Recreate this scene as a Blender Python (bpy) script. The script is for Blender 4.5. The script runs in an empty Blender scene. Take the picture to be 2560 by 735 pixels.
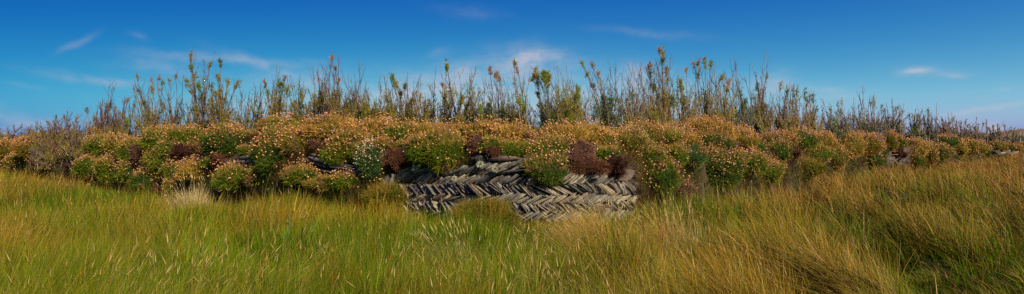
import bpy, math, random
import numpy as np
C = bpy.context.scene
COL = C.collection
R = math.radians

# ---------------------------------------------------------------- camera, sky, sun, exposure
F = 1525.5            # focal length in pixels of the 2560 px wide picture (about 80 degrees across)
HZ = 347.0            # picture row of the horizon
EYE = 1.10
cam = bpy.data.cameras.new('camera'); camo = bpy.data.objects.new('camera', cam); COL.objects.link(camo)
camo.location = (0, 0, EYE); camo.rotation_euler = (R(90), 0, 0)
cam.sensor_width = 36; cam.lens = 36 * F / 2560
cam.shift_y = -(367.5 - HZ) / 2560
cam.clip_start = 0.05; cam.clip_end = 6000
C.camera = camo

SUN_AZ, SUN_EL = 145.0, 34.0      # clockwise from +Y
sx, sy_, sz = math.sin(R(SUN_AZ)) * math.cos(R(SUN_EL)), math.cos(R(SUN_AZ)) * math.cos(R(SUN_EL)), math.sin(R(SUN_EL))
ld = bpy.data.lights.new('sun', 'SUN'); lo = bpy.data.objects.new('sun', ld); COL.objects.link(lo)
ld.energy = 5.0; ld.angle = R(0.5); ld.color = (1.0, 0.87, 0.68)
from mathutils import Vector
lo.rotation_euler = Vector((sx, sy_, sz)).to_track_quat('Z', 'Y').to_euler()
lo.location = (6, -14, 12)

W = bpy.data.worlds.new('World'); C.world = W; W.use_nodes = True
nt = W.node_tree; nt.nodes.clear()
def N(tree, typ, **kw):
    n = tree.nodes.new(typ)
    for k, v in kw.items(): setattr(n, k, v)
    return n
def M_(tree, op, a, b=None, c=None, clamp=False):
    n = N(tree, 'ShaderNodeMath', operation=op); n.use_clamp = clamp
    for i, v in enumerate((a, b, c)):
        if v is None: continue
        if isinstance(v, (int, float)): n.inputs[i].default_value = v
        else: tree.links.new(v, n.inputs[i])
    return n.outputs[0]
sky = N(nt, 'ShaderNodeTexSky', sky_type='NISHITA'); sky.sun_disc = False
sky.sun_elevation = R(SUN_EL); sky.sun_rotation = R(SUN_AZ)
sky.altitude = 0; sky.air_density = 1.0; sky.dust_density = 0.6; sky.ozone_density = 3.0
hs = N(nt, 'ShaderNodeHueSaturation'); hs.inputs['Saturation'].default_value = 1.30; hs.inputs['Value'].default_value = 1.0
hs.inputs['Hue'].default_value = 0.5
nt.links.new(sky.outputs[0], hs.inputs['Color'])
tc = N(nt, 'ShaderNodeTexCoord'); sp = N(nt, 'ShaderNodeSeparateXYZ'); nt.links.new(tc.outputs['Generated'], sp.inputs[0])
az = M_(nt, 'ARCTAN2', sp.outputs[0], sp.outputs[1])
el = M_(nt, 'ARCSINE', sp.outputs[2])
# clouds live in azimuth / elevation, fixed to the world
cmb = N(nt, 'ShaderNodeCombineXYZ'); nt.links.new(az, cmb.inputs[0]); nt.links.new(el, cmb.inputs[1])
def noise(tree, vec, scale, detail=6, rough=0.6, dist=0.0, sc=(1, 1, 1)):
    mp = N(tree, 'ShaderNodeMapping'); tree.links.new(vec, mp.inputs[0]); mp.inputs['Scale'].default_value = sc
    n = N(tree, 'ShaderNodeTexNoise'); tree.links.new(mp.outputs[0], n.inputs['Vector'])
    n.inputs['Scale'].default_value = scale; n.inputs['Detail'].default_value = detail
    n.inputs['Roughness'].default_value = rough; n.inputs['Distortion'].default_value = dist
    return n.outputs[0]
n1 = noise(nt, cmb.outputs[0], 9, 8, 0.6, 0.8, (1, 3.0, 1))
n2 = noise(nt, cmb.outputs[0], 28, 8, 0.65, 0.4, (1, 2.2, 1))
wob = M_(nt, 'MULTIPLY', M_(nt, 'SUBTRACT', noise(nt, cmb.outputs[0], 14, 4, 0.5), 0.5), 0.05)
CLOUDS = [ # px, py, half length, half height, slope, strength
 (192, 108, 36, 8, -0.75, .22), (345, 90, 18, 7, .2, .16), (240, 200, 110, 9, .10, .34), (400, 168, 90, 22, .05, .20),
 (600, 148, 150, 9, .02, .34), (690, 175, 95, 12, .30, .26), (750, 205, 110, 26, .0, .26), (1335, 148, 58, 22, .0, .7),
 (1240, 185, 95, 34, .0, .30), (1080, 240, 120, 46, .0, .75), (1380, 225, 130, 60, .0, .30), (1250, 290, 460, 44, .0, .55),
 (1590, 200, 60, 30, .0, .34), (1930, 210, 46, 24, .0, .38), (2020, 245, 36, 30, .0, .20), (2110, 238, 40, 13, .3, .22),
 (2290, 176, 34, 8, -.25, .62), (2330, 178, 60, 12, .1, .28), (2385, 188, 28, 6, .05, .30), (2060, 222, 30, 5, .1, .2),
 (2480, 272, 150, 6, -.14, .34), (2510, 223, 16, 5, 0, .20), (2488, 322, 16, 11, 0, .8), (2400, 322, 60, 22, 0, .3),
 (20, 335, 26, 14, 0, .5), (1620, 84, 110, 8, .12, .12), (1180, 30, 70, 12, .1, .08), (1095, 130, 20, 8, -.3, .12),
 (60, 215, 40, 5, .1, .10), (60, 305, 170, 20, 0, .3), (720, 270, 200, 30, 0, .25), (1680, 260, 120, 40, 0, .30)]
tot = None
for (cx, cy, hl, hh, slope, st) in CLOUDS:
    tx, ty = (cx - 1280) / F, (HZ - cy) / F
    a0 = math.atan(tx); e0 = math.atan(ty / math.sqrt(1 + tx * tx)); s = math.cos(a0)
    rl, rh = hl / F * s * s, hh / F * s
    da = M_(nt, 'SUBTRACT', az, a0); de = M_(nt, 'ADD', M_(nt, 'SUBTRACT', el, e0), M_(nt, 'MULTIPLY', wob, min(1, hh / 18)))
    de2 = M_(nt, 'ADD', de, M_(nt, 'MULTIPLY', da, slope))
    q = M_(nt, 'ADD', M_(nt, 'POWER', M_(nt, 'ABSOLUTE', M_(nt, 'DIVIDE', da, rl * 1.2)), 2.0), M_(nt, 'POWER', M_(nt, 'ABSOLUTE', M_(nt, 'DIVIDE', de2, rh * 1.2)), 2.0))
    g = M_(nt, 'MULTIPLY', M_(nt, 'EXPONENT', M_(nt, 'MULTIPLY', q, -1.0)), st)
    tot = g if tot is None else M_(nt, 'ADD', tot, g)
nz = M_(nt, 'ADD', M_(nt, 'MULTIPLY', n1, 0.9), M_(nt, 'MULTIPLY', n2, 0.9))
fac = M_(nt, 'MULTIPLY', M_(nt, 'MULTIPLY', tot, M_(nt, 'MULTIPLY', M_(nt, 'SUBTRACT', nz, 0.55, clamp=True), 2.6)), 0.85, clamp=True)
front = M_(nt, 'GREATER_THAN', sp.outputs[1], 0.0)
fac = M_(nt, 'MULTIPLY', fac, front)
# the side of the sky away from the sun is the deeper blue
grad = N(nt, 'ShaderNodeMapRange'); nt.links.new(az, grad.inputs[0])
grad.inputs[1].default_value = -0.75; grad.inputs[2].default_value = 0.75; grad.inputs[3].default_value = 0.0; grad.inputs[4].default_value = 1.0
tint = N(nt, 'ShaderNodeMix', data_type='RGBA'); nt.links.new(grad.outputs[0], tint.inputs[0])
tint.inputs[6].default_value = (0.32, 0.54, 0.86, 1); tint.inputs[7].default_value = (1.08, 1.04, 1.0, 1)
mul = N(nt, 'ShaderNodeMix', data_type='RGBA', blend_type='MULTIPLY'); mul.inputs[0].default_value = 1
nt.links.new(hs.outputs[0], mul.inputs[6]); nt.links.new(tint.outputs[2], mul.inputs[7])
s3 = N(nt, 'ShaderNodeSeparateColor'); nt.links.new(mul.outputs[2], s3.inputs[0]); c3 = N(nt, 'ShaderNodeCombineColor')
gg = M_(nt, 'MINIMUM', M_(nt, 'MULTIPLY', s3.outputs[1], .1), .75)
nt.links.new(M_(nt, 'MULTIPLY', M_(nt, 'POWER', M_(nt, 'MINIMUM', M_(nt, 'MULTIPLY', s3.outputs[0], .1), .7), 1.95), 12.8), c3.inputs[0])
nt.links.new(M_(nt, 'MULTIPLY', M_(nt, 'POWER', gg, 1.72), 14.2), c3.inputs[1])
nt.links.new(M_(nt, 'ADD', M_(nt, 'MULTIPLY', gg, 6.6), 2.8), c3.inputs[2])
mx = N(nt, 'ShaderNodeMix', data_type='RGBA'); nt.links.new(fac, mx.inputs[0]); nt.links.new(c3.outputs[0], mx.inputs[6])
mx.inputs[7].default_value = (5.0, 5.0, 5.7, 1)
bg = N(nt, 'ShaderNodeBackground'); bg.inputs[1].default_value = 0.092; nt.links.new(mx.outputs[2], bg.inputs[0])
ow = N(nt, 'ShaderNodeOutputWorld'); nt.links.new(bg.outputs[0], ow.inputs[0])
C.view_settings.view_transform = 'Standard'; C.view_settings.look = 'None'
C.view_settings.gamma = 1; C.view_settings.exposure = 0.22; C.view_settings.use_curve_mapping = False
C.cycles.use_denoising = False; C.cycles.sample_clamp_indirect = 4; C.cycles.max_bounces = 5; C.cycles.diffuse_bounces = 3; C.cycles.transmission_bounces = 3; C.cycles.transparent_max_bounces = 4

# ---------------------------------------------------------------- helpers
def mk(name, v, f, mat, col=None, parent=None, origin=(0, 0, 0), smooth=False):
    """one mesh object from vertex and triangle arrays, col = the thing's own colour per vertex"""
    v = np.asarray(v, np.float32) - np.asarray(origin, np.float32); f = np.asarray(f, np.int32)
    me = bpy.data.meshes.new(name)
    me.vertices.add(len(v)); me.vertices.foreach_set('co', v.ravel())
    k = f.shape[1]
    me.loops.add(f.size); me.loops.foreach_set('vertex_index', f.ravel())
    me.polygons.add(len(f)); me.polygons.foreach_set('loop_start', np.arange(0, f.size, k, dtype=np.int32))
    if smooth: me.polygons.foreach_set('use_smooth', np.ones(len(f), bool))
    if col is not None:
        a = me.attributes.new('tone', 'FLOAT_COLOR', 'POINT')
        c = np.ones((len(v), 4), np.float32); c[:, :3] = col; a.data.foreach_set('color', c.ravel())
    me.update(calc_edges=True)
    me.materials.append(mat)
    o = bpy.data.objects.new(name, me); COL.objects.link(o)
    if parent is not None: o.parent = parent
    else: o.location = origin
    return o
def thing(name, label, cat, loc, group=None):
    o = bpy.data.objects.new(name, None); COL.objects.link(o); o.location = loc; o.empty_display_size = 0.1
    o['label'] = label; o['category'] = cat
    if group: o['group'] = group
    return o
def struct(o): o['kind'] = 'structure'; return o
def stuff(o, label, cat): o['kind'] = 'stuff'; o['label'] = label; o['category'] = cat; return o

def hash2(ix, iy, seed):
    h = (ix.astype(np.int64) * 374761393 + iy.astype(np.int64) * 668265263 + seed * 1442695041) & 0xffffffff
    h = ((h ^ (h >> 13)) * 1274126177) & 0xffffffff
    return ((h ^ (h >> 16)) & 0xffff) / 65535.0
def vn(x, y, seed=0):
    x = np.asarray(x, float); y = np.asarray(y, float)
    ix, iy = np.floor(x), np.floor(y); fx, fy = x - ix, y - iy
    fx = fx * fx * (3 - 2 * fx); fy = fy * fy * (3 - 2 * fy)
    a, b, c, d = hash2(ix, iy, seed), hash2(ix + 1, iy, seed), hash2(ix, iy + 1, seed), hash2(ix + 1, iy + 1, seed)
    return (a * (1 - fx) + b * fx) * (1 - fy) + (c * (1 - fx) + d * fx) * fy
def fbm(x, y, seed=0, o=3):
    s = 0; a = 0.5; t = 0
    for i in range(o):
        s = s + a * vn(np.asarray(x) * 2 ** i + 17.3 * i, np.asarray(y) * 2 ** i - 9.1 * i, seed + i); t += a; a *= .5
    return s / t

def mat_tone(name, rough=0.8, trans=0.0, noise_scale=0, bump=0, var=0.0, spec=0.2, base=None):
    m = bpy.data.materials.new(name); m.use_nodes = True; t = m.node_tree; t.nodes.clear()
    out = N(t, 'ShaderNodeOutputMaterial'); p = N(t, 'ShaderNodeBsdfPrincipled')
    p.inputs['Roughness'].default_value = rough; p.inputs['Specular IOR Level'].default_value = spec
    if base is None:
        a = N(t, 'ShaderNodeAttribute', attribute_name='tone'); c = a.outputs['Color']
    else:
        rgb = N(t, 'ShaderNodeRGB'); rgb.outputs[0].default_value = (*base, 1); c = rgb.outputs[0]
    if noise_scale:
        g = N(t, 'ShaderNodeTexCoord')
        nn = noise(t, g.outputs['Object'], noise_scale, 8, .65)
        if var:
            mr = N(t, 'ShaderNodeMapRange'); t.links.new(nn, mr.inputs[0]); mr.inputs[1].default_value = .3; mr.inputs[2].default_value = .7
            mr.inputs[3].default_value = 1 - var; mr.inputs[4].default_value = 1 + var
            mm = N(t, 'ShaderNodeVectorMath', operation='SCALE'); t.links.new(c, mm.inputs[0]); t.links.new(mr.outputs[0], mm.inputs['Scale']); c = mm.outputs[0]
        if bump:
            b = N(t, 'ShaderNodeBump'); b.inputs['Strength'].default_value = bump; b.inputs['Distance'].default_value = 0.01
            t.links.new(nn, b.inputs['Height']); t.links.new(b.outputs[0], p.inputs['Normal'])
    t.links.new(c, p.inputs['Base Color'])
    if trans:
        tr = N(t, 'ShaderNodeBsdfTranslucent'); t.links.new(c, tr.inputs[0])
        mxs = N(t, 'ShaderNodeMixShader'); mxs.inputs[0].default_value = trans
        t.links.new(p.outputs[0], mxs.inputs[1]); t.links.new(tr.outputs[0], mxs.inputs[2]); t.links.new(mxs.outputs[0], out.inputs[0])
    else: t.links.new(p.outputs[0], out.inputs[0])
    return m
MG = mat_tone('grass_blades', .7, .18, spec=.06)
MF = mat_tone('thrift_foliage', .7, .2, spec=.06)
MH = mat_tone('flower_heads', .9, .12)
MW = mat_tone('twig_bark', .85)
ML = mat_tone('tamarisk_leaves', .7, .25)
MS = mat_tone('slate', .62, 0, 22, .9, .32, .35)
ME = mat_tone('earth', .95, 0, 9, 1.0, .4, base=(.085, .055, .035))
MGR = mat_tone('ground_turf', .95, 0, 3, 1.0, .45, base=(.035, .04, .010))
MHILL = mat_tone('hill_grass', .95, 0, .02, 0, .35)
MLI = mat_tone('lichen', .95)

# ---------------------------------------------------------------- hedge line in plan
_t = [-134, 0, 100, 200, 400, 560, 700, 850, 1000, 1150, 1300, 1450, 1600, 1750, 1900, 2000, 2200, 2350, 2450, 2560, 2653]
_b = [None, 418, 430, 446, 470, 490, 505, 512, 516, 528, 534, 532, 516, 497, 466, 450, 415, 400, 390, 378, None]
_D = [20.5] + [0.71 * F / (b - HZ) for b in _b[1:-1]] + [50.0]
_top_y = {-134: 340, 0: 345, 100: 338, 200: 335, 330: 335, 400: 322, 560: 312, 600: 335, 650: 310, 700: 292, 830: 290, 900: 300, 1000: 303, 1150: 306, 1250: 302, 1330: 322, 1420: 308, 1540: 322, 1600: 314, 1700: 312, 1780: 292, 1850: 312, 1900: 330, 2000: 325, 2100: 338, 2200: 332, 2300: 345, 2350: 340, 2450: 345, 2560: 353, 2653: 352}
_T = np.linspace(-134, 2653, 2000)
_Dd = np.interp(_T, _t, _D)
k_ = np.hanning(81); k_ /= k_.sum()
_Dd = np.convolve(np.pad(_Dd, 40, mode='reflect', reflect_type='odd'), k_, 'valid')
def Dp(t): return np.interp(t, _T, _Dd)
_PX = (_T - 1280) / F * _Dd; _PY = _Dd
_tx = np.gradient(_PX); _ty = np.gradient(_PY); _l = np.hypot(_tx, _ty); _tx /= _l; _ty /= _l
_nx, _ny = _ty, -_tx          # towards the field (camera side)
def nrm(t): return np.interp(t, _T, _nx), np.interp(t, _T, _ny)
def ztop(t):
    y = np.interp(t, list(_top_y.keys()), list(_top_y.values()))
    return EYE + (HZ - y) / F * (Dp(t) + .15)
def prof(z, zt):
    z = np.clip(z, 0, zt); e = np.clip((z - .68 * zt) / (.32 * zt), 0, 1)
    return .14 * z + .38 * e * e
def pt(x, y, d): return np.array([(x - 1280) / F * d, d, EYE + (HZ - y) / F * d])
def face(x, y, out=0.0):
    """point where the ray through picture spot x, y meets the hedge face, moved out towards the field"""
    d = float(Dp(x)); nx, ny = nrm(x); rn = max(.45, -((x - 1280) / F * nx + ny)); zt = float(ztop(x)) - .06
    for _ in range(8):
        z = EYE + (HZ - y) / F * d
        d = float(Dp(x)) + (float(prof(z, zt)) - out) / rn
    return pt(x, y, d), d
def proj(v):
    return 1280 + v[..., 0] / v[..., 1] * F, HZ - (v[..., 2] - EYE) / v[..., 1] * F
BARE = [(965, 1590, 404, 560), (1180, 1320, 388, 420), (556, 642, 352, 416), (150, 206, 394, 414), (440, 520, 380, 414), (765, 905, 380, 442), (2216, 2275, 366, 414), (2440, 2552, 372, 386)]
def bare(x, y):
    r = np.zeros(np.shape(x), bool)
    for a, b, c, d in BARE: r |= (x > a) & (x < b) & (y > c) & (y < d)
    return r
# distance in front of the hedge line (positive = field side)
def hedge_dist(X, Y):
    t = np.clip(1280 + X / np.maximum(Y, .3) * F, -134, 2653)
    nx, ny = nrm(t); d = Dp(t)
    return (d - Y) * np.maximum(.4, -((t - 1280) / F * nx + ny)), t

# ---------------------------------------------------------------- ground
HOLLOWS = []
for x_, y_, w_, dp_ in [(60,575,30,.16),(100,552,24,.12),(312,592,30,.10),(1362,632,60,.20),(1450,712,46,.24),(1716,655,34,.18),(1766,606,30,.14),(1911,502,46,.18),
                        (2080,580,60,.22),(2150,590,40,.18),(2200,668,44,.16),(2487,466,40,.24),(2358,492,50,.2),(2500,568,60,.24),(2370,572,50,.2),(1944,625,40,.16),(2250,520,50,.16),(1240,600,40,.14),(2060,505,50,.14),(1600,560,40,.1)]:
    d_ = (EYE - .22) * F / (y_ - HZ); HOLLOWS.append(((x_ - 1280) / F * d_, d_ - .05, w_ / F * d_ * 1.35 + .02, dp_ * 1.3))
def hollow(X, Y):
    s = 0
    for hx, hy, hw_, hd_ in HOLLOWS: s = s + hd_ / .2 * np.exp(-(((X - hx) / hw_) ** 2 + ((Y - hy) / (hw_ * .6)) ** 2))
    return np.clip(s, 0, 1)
def ground_z(X, Y):
    hd, t = hedge_dist(X, Y)
    px = t
    wr = np.clip((X / np.maximum(Y, 1) - .16) / .35, 0, 1)              # tussocky on the right, smooth on the left
    near = np.exp(-np.maximum(Y - 9, 0) / 12)
    wx = X + .35 * fbm(X * .8, Y * .8, 31); wy = Y + .35 * fbm(X * .8 + 9, Y * .8, 32)
    r = 1 - np.abs(2 * fbm(wx * 1.15 + wy * .35, wy * 1.9, 5, 2) - 1) * 2.0
    h = (.12 + .40 * wr) * (r - .5) * (.35 + .65 * near) * np.clip(hd / .7, .0, 1)
    h = h + .05 * (fbm(X * .5, Y * .5, 8) - .5)
    for hx, hy, hw_, hd_ in HOLLOWS:
        h = h - 1.5 * hd_ * np.exp(-(((X - hx) / hw_) ** 2 + ((Y - hy) / (hw_ * .6)) ** 2)) + .45 * hd_ * np.exp(-(((X - hx - .9 * hw_) / hw_) ** 2 + ((Y - hy + 1.1 * hw_) / (hw_ * .8)) ** 2))  # second bump is an added rim that throws shade into the hollow
    foot = np.exp(-(np.clip(hd, 0, 9) / .55) ** 2)
    h = h + foot * .22 * np.exp(-((px - 760) / 170) ** 2) + foot * .10 * np.exp(-((px - 1880) / 120) ** 2) + foot * .085 * np.exp(-((px - 1400) / 190) ** 4)
    return np.where(hd > -.2, h + .10 - .09 * wr, h * 0)
def grid_mesh(name, xs, ys, zf, mat, col=None):
    XX, YY = np.meshgrid(xs, ys); v = np.stack([XX, YY, zf(XX, YY)], -1).reshape(-1, 3)
    nx, ny = len(xs), len(ys); i = np.arange((nx - 1) * (ny - 1)); r, c = i // (nx - 1), i % (nx - 1)
    a = r * nx + c; f = np.stack([a, a + 1, a + nx + 1, a + nx], -1)
    return mk(name, v, f, mat, col, smooth=True)
q = np.concatenate([[0], np.geomspace(.12, 60, 150), np.geomspace(70, 3500, 24)])
xs = np.unique(np.concatenate([-q, q])); ys = np.concatenate([-np.geomspace(3000, 2, 20), np.linspace(-1, 1, 6), 1 + np.geomspace(.12, 60, 150), np.geomspace(70, 3500, 24)])
struct(grid_mesh('ground', xs, np.unique(ys), lambda X, Y: ground_z(X, np.maximum(Y, .3)) * (np.hypot(X, Y) < 70) * (Y > .5), MGR))

# far hill on the right
def hill_z(X, Y):
    a = np.arctan2(X, Y); az0 = math.atan((2560 - 1280) / F)
    h = np.interp(a, [.2, math.atan(1000 / F), math.atan(1180 / F), az0, az0 + .25, az0 + .9, az0 + 1.3], [-2, -1.0, 3.2, 5.2, 8, 9, -2])
    r = np.hypot(X, Y); return -.5 + (h + .5) * np.clip((r - 150) / 180, 0, 1) ** 1.2 * (1 + .04 * fbm(X * .01, Y * .01, 3))
aa = np.linspace(.2, 2.0, 160); rr = np.concatenate([np.linspace(140, 330, 30), np.linspace(345, 700, 12)])
AA, RR = np.meshgrid(aa, rr); HX, HY = np.sin(AA) * RR, np.cos(AA) * RR
HV = np.stack([HX, HY, hill_z(HX, HY)], -1).reshape(-1, 3)
i = np.arange(159 * (len(rr) - 1)); a = (i // 159) * 160 + i % 159
hc = np.array([.24, .17, .05]) + (fbm(HV[:, 0] * .03, HV[:, 1] * .03, 4)[:, None] - .5) * np.array([.12, .02, .0])
band = ((RR.reshape(-1) < 235) & (RR.reshape(-1) > 190))[:, None]
hc = np.where(band, np.array([.045, .055, .02]), hc)
struct(mk('hill', HV, np.stack([a, a + 160, a + 161, a + 1], -1), MHILL, hc, smooth=True))

# ---------------------------------------------------------------- hedge bank and its stonework
hedge = thing('stone_hedge', 'long earth bank faced with grey herringbone slate, overgrown with flowering cushions and shrubs', 'stone hedge', (float(_PX[1000]), float(_PY[1000]), 0))
HO = np.array(hedge.location[:])
ts = np.interp(np.linspace(0, 1, 700), np.linspace(0, 1, 2000), _T)
npf = 40
P = np.zeros((700, npf, 3))
for j in range(npf):
    u = j / (npf - 1)
    zt = ztop(ts) - .10
    if u < .5: z = zt * np.sin(u / .5 * math.pi / 2) ** .8; s = prof(z, zt)
    elif u < .7: z = zt; s = prof(zt, zt) + (u - .5) / .2 * .55
    else: z = zt * (1 - (u - .7) / .3); s = prof(zt, zt) + .55 + (u - .7) / .3 * .35
    nx, ny = nrm(ts); D = Dp(ts); bx = (ts - 1280) / F * D; arc = ts * D * .0012
    disp = (.10 * (fbm(arc * 2.2, z * 3 + j * .01, 12, 4) - .5) + .03 * (vn(arc * 9, z * 14, 3) - .5)) * (D * 0 + 1)
    jx, jy = proj(np.stack([bx - nx * s, D - ny * s, z], -1))
    disp = np.where(bare(jx, jy) & (u < .5), -.10 + disp * .35, disp)
    P[:, j] = np.stack([bx - nx * (s - disp), D - ny * (s - disp), z - .02 + (0 if u < .5 else .0)], -1)
i = np.arange(699 * (npf - 1)); a = (i // (npf - 1)) * npf + i % (npf - 1)
mk('earth_bank', P.reshape(-1, 3), np.stack([a, a + npf, a + npf + 1, a + 1], -1), ME, None, hedge, HO, smooth=True)

SLCOL = np.array([[.135, .120, .095], [.082, .075, .064], [.24, .19, .12], [.115, .078, .055], [.185, .162, .122], [.055, .051, .047], [.155, .118, .075]])
def slab(rng, c, ax, up, nn, L, T, depth, col):
    """one split slate: long axis ax, thickness axis up, running back into the bank along -nn"""
    st = np.array([-1, -.86, -.45, 0, .45, .86, 1]) * L / 2
    th = np.array([rng.uniform(.08, .5), .62, .92, 1, .9, rng.uniform(.5, .9), rng.uniform(.1, .6)]) * T / 2 * rng.uniform(.7, 1.2, 7)
    bend = rng.normal(0, .05 * T, 7) + (np.arange(7) - 3) ** 2 * rng.normal(0, .01) * T
    fr = rng.uniform(-.009, .009, 7) - np.abs(np.linspace(-1, 1, 7)) ** 4 * rng.uniform(.0, .03)
    v = []
    for k in range(7):
        for sgn in (-1, 1):
            v.append(c + ax * st[k] + up * (bend[k] + sgn * th[k]) + nn * (fr[k] - (rng.uniform(0, .008))))
    for k in range(7):
        for sgn in (-1, 1): v.append(c + ax * st[k] + up * (bend[k] + sgn * th[k] * .9) - nn * depth)
    f = []
    for k in range(6):
        a = 2 * k; b = 14 + 2 * k
        f += [(a, a + 2, a + 3, a + 1), (a, b, b + 2, a + 2), (a + 1, a + 3, b + 3, b + 1)]
    f += [(0, 1, 15, 14), (12, 26, 27, 13)]
    return np.array(v), np.array(f), np.tile(col * rng.uniform(.6, 1.5), (28, 1)) * rng.uniform(.8, 1.2, (28, 1))
def join(parts):
    vs, fs, cs, n = [], [], [], 0
    for v, f, c in parts: vs.append(v); fs.append(f + n); cs.append(c); n += len(v)
    return np.concatenate(vs), np.concatenate(fs), np.concatenate(cs)
def basis(x):
    nx, ny = nrm(x); nn = np.array([float(nx), float(ny), 0.12]); nn /= np.linalg.norm(nn)
    tg = np.array([-float(ny), float(nx), 0.]); tg /= np.linalg.norm(tg)
    return tg, np.cross(nn, tg) * -1 if np.cross(nn, tg)[2] < 0 else np.cross(nn, tg), nn
def course(rng, x0, x1, yf, h, ang, Trange=(.014, .034), skip=0.0, out=.03, flip=None):
    """a row of slates set on edge, leaning by ang degrees; yf(x) = picture row of its middle, h = its height in metres"""
    parts = []; x = x0; wander = 0.
    while x < x1:
        if rng.random() < .10: wander = rng.normal(0, 6)
        a = R(ang + wander + rng.normal(0, 4)); T = rng.uniform(*Trange) * rng.choice([.35, .5, .7, 1.0])
        if rng.random() < .12: T *= 1.6
        p, d = face(x, yf(x) + rng.normal(0, 2.5), out + rng.normal(0, .020))
        tg, up, nn = basis(x)
        ax = tg * math.cos(a) + up * math.sin(a); th = -tg * math.sin(a) + up * math.cos(a)
        L = min(h * rng.uniform(1.1, 1.35) / max(.42, abs(math.sin(a))), .19) * rng.uniform(.8, 1.05)
        tilt = rng.normal(0, .10); n2 = nn + th * tilt + ax * rng.normal(0, .08); n2 /= np.linalg.norm(n2)
        if rng.random() > skip:
            parts.append(slab(rng, p, ax, th, n2, L, T, .16, SLCOL[rng.choice(7, p=[.2, .18, .16, .14, .16, .08, .08])]))
        x += T / max(.3, abs(math.sin(a))) * F / d * rng.uniform(.62, .95)
    return parts
rng = np.random.default_rng(4)
def cset(parts, label=None):
    v, f, c = join(parts); o = mk('slate_course', v, f, MS, c, hedge, HO)
    if label: o['label'] = label
    return o
lift = lambda x: 10 * max(0, (1120 - x) / 160) ** 1.3      # the courses rise a little at the left end
cset(course(rng, 985, 1590, lambda x: 519 - lift(x) - 8 * max(0, (x - 1480) / 110), .080, 146, (.012, .024)))
cset(course(rng, 1010, 1590, lambda x: 541 - lift(x) - 8 * max(0, (x - 1480) / 110), .10, 33, (.014, .03)))
cset(course(rng, 1000, 1595, lambda x: 497 - lift(x), .090, 27, (.014, .034)))
cset(course(rng, 975, 1590, lambda x: 474 - lift(x) * 1.0 + 4 * math.sin(x * .02), .100, 141 , (.012, .030)))
cset(course(rng, 985, 1540, lambda x: 449 - lift(x) * .8 + 3 * math.sin(x * .03), .085, 28, (.014, .036)))
cset(course(rng, 1000, 1300, lambda x: 429 - lift(x) * .6, .08, 20, (.016, .036)) , 'course of long slates laid at a low slant')
cset(course(rng, 1385, 1580, lambda x: 440, .12, 38, (.016, .04)), 'course of large dark slates under the brown mat')
cset(course(rng, 1180, 1330, lambda x: 417 - (x - 1180) * .05, .075, 24, (.02, .036)), 'short course of long slanting slates')
cset(course(rng, 955, 985, lambda x: 458, .16, 80, (.02, .034)), 'slates standing almost upright at the left end of the herringbone')
cset(course(rng, 1540, 1600, lambda x: 470, .12, 120, (.014, .03)), 'slates standing almost upright at the right end of the herringbone')
def flat(rng, x0, x1, y, T, depth=.25, tilt=0, out=.05):
    xm = (x0 + x1) / 2; p, d = face(xm, y, out); tg, up, nn = basis(xm); a = R(tilt)
    ax = tg * math.cos(a) + up * math.sin(a); th = -tg * math.sin(a) + up * math.cos(a)
    sc = max(.5, float(-(((xm - 1280) / F) * nn[0] + nn[1])))
    return slab(rng, p, ax, th, nn, (x1 - x0) / F * d / max(.7, sc), T / F * d, depth, SLCOL[rng.choice([0, 1, 4, 6, 3])])
def capstones(L, label=None):
    for q in L:
        v, f, c = flat(rng, *q); o = mk('capstone', v, f, MS, c, hedge, HO)
        if label: o['label'] = label
capstones([(1172, 1214, 396, 13, .25, 3, .07)], 'short square ended capstone')
capstones([(1213, 1292, 396, 11, .25, 4, .08)], 'long flat capstone')
capstones([(1250, 1330, 407, 11, .25, 24, .06), (1262, 1340, 415, 9, .25, 26, .05)], 'long slanting slate under the capstones')
capstones([(572, 636, 404, 7, .25, 2, .08), (590, 640, 392, 7, .25, 8, .06), (560, 612, 411, 6, .3, 0, .05), (600, 640, 382, 6, .2, 14, .04), (596, 632, 366, 6, .2, 8, .03), (590, 626, 374, 6, .2, 14, .03), (604, 640, 357, 5, .2, 10, .02)], 'flat slab in the stack between two green cushions')
capstones([(765, 812, 398, 9, .25, -12, .05), (775, 806, 388, 6, .25, -6, .04), (800, 884, 412, 6, .25, -4, .05), (820, 905, 420, 6, .25, -3, .05), (760, 812, 408, 6, .2, -18, .03), (860, 905, 430, 6, .2, -3, .05), (770, 860, 428, 5, .2, -5, .03)], 'thin dark slab showing under the cushions')
capstones([(152, 206, 404, 6, .25, 3, .05), (160, 200, 398, 5, .25, -3, .04), (170, 210, 410, 5, .25, 4, .06)], 'dark slab behind the leaning grey shrub')
v, f, c = join(course(rng, 450, 522, lambda x: 402 - (x - 450) * .14, .13, 30, (.012, .03), out=.06))
mk('slate_course', v, f, MS, c, hedge, HO)['label'] = 'upper pale slanting slates beside the dark brown mat'
v, f, c = join(course(rng, 444, 500, lambda x: 412, .08, 150, (.012, .022), out=.05))
mk('slate_course', v, f, MS, c, hedge, HO)['label'] = 'pale slanting slates beside the dark brown mat'
v, f, c = join(course(rng, 2218, 2272, lambda x: 398, .20, 35, (.03, .05), out=.0) + course(rng, 2218, 2272, lambda x: 408, .2, 145, (.03, .05), out=.0))
farv = (v, f, c * .55)
capstones([(2236, 2262, 376, 3, .3, 4, .02), (2230, 2268, 385, 3, .3, 2, .02)], 'flat slab above the small far patch')
v, f, c = farv
mk('slate_course', v, f, MS, c, hedge, HO)['label'] = 'small far patch of herringbone slate'
for k in range(10):
    v, f, c = flat(rng, 2440 + k * 11 + rng.uniform(-3, 3), 2456 + k * 11 + rng.uniform(-3, 5), 378 + rng.uniform(-3, 3), 2.2, .5, rng.uniform(-30, 30), .1)
    mk('loose_stone', v, f, MS, c, hedge, HO)

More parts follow.
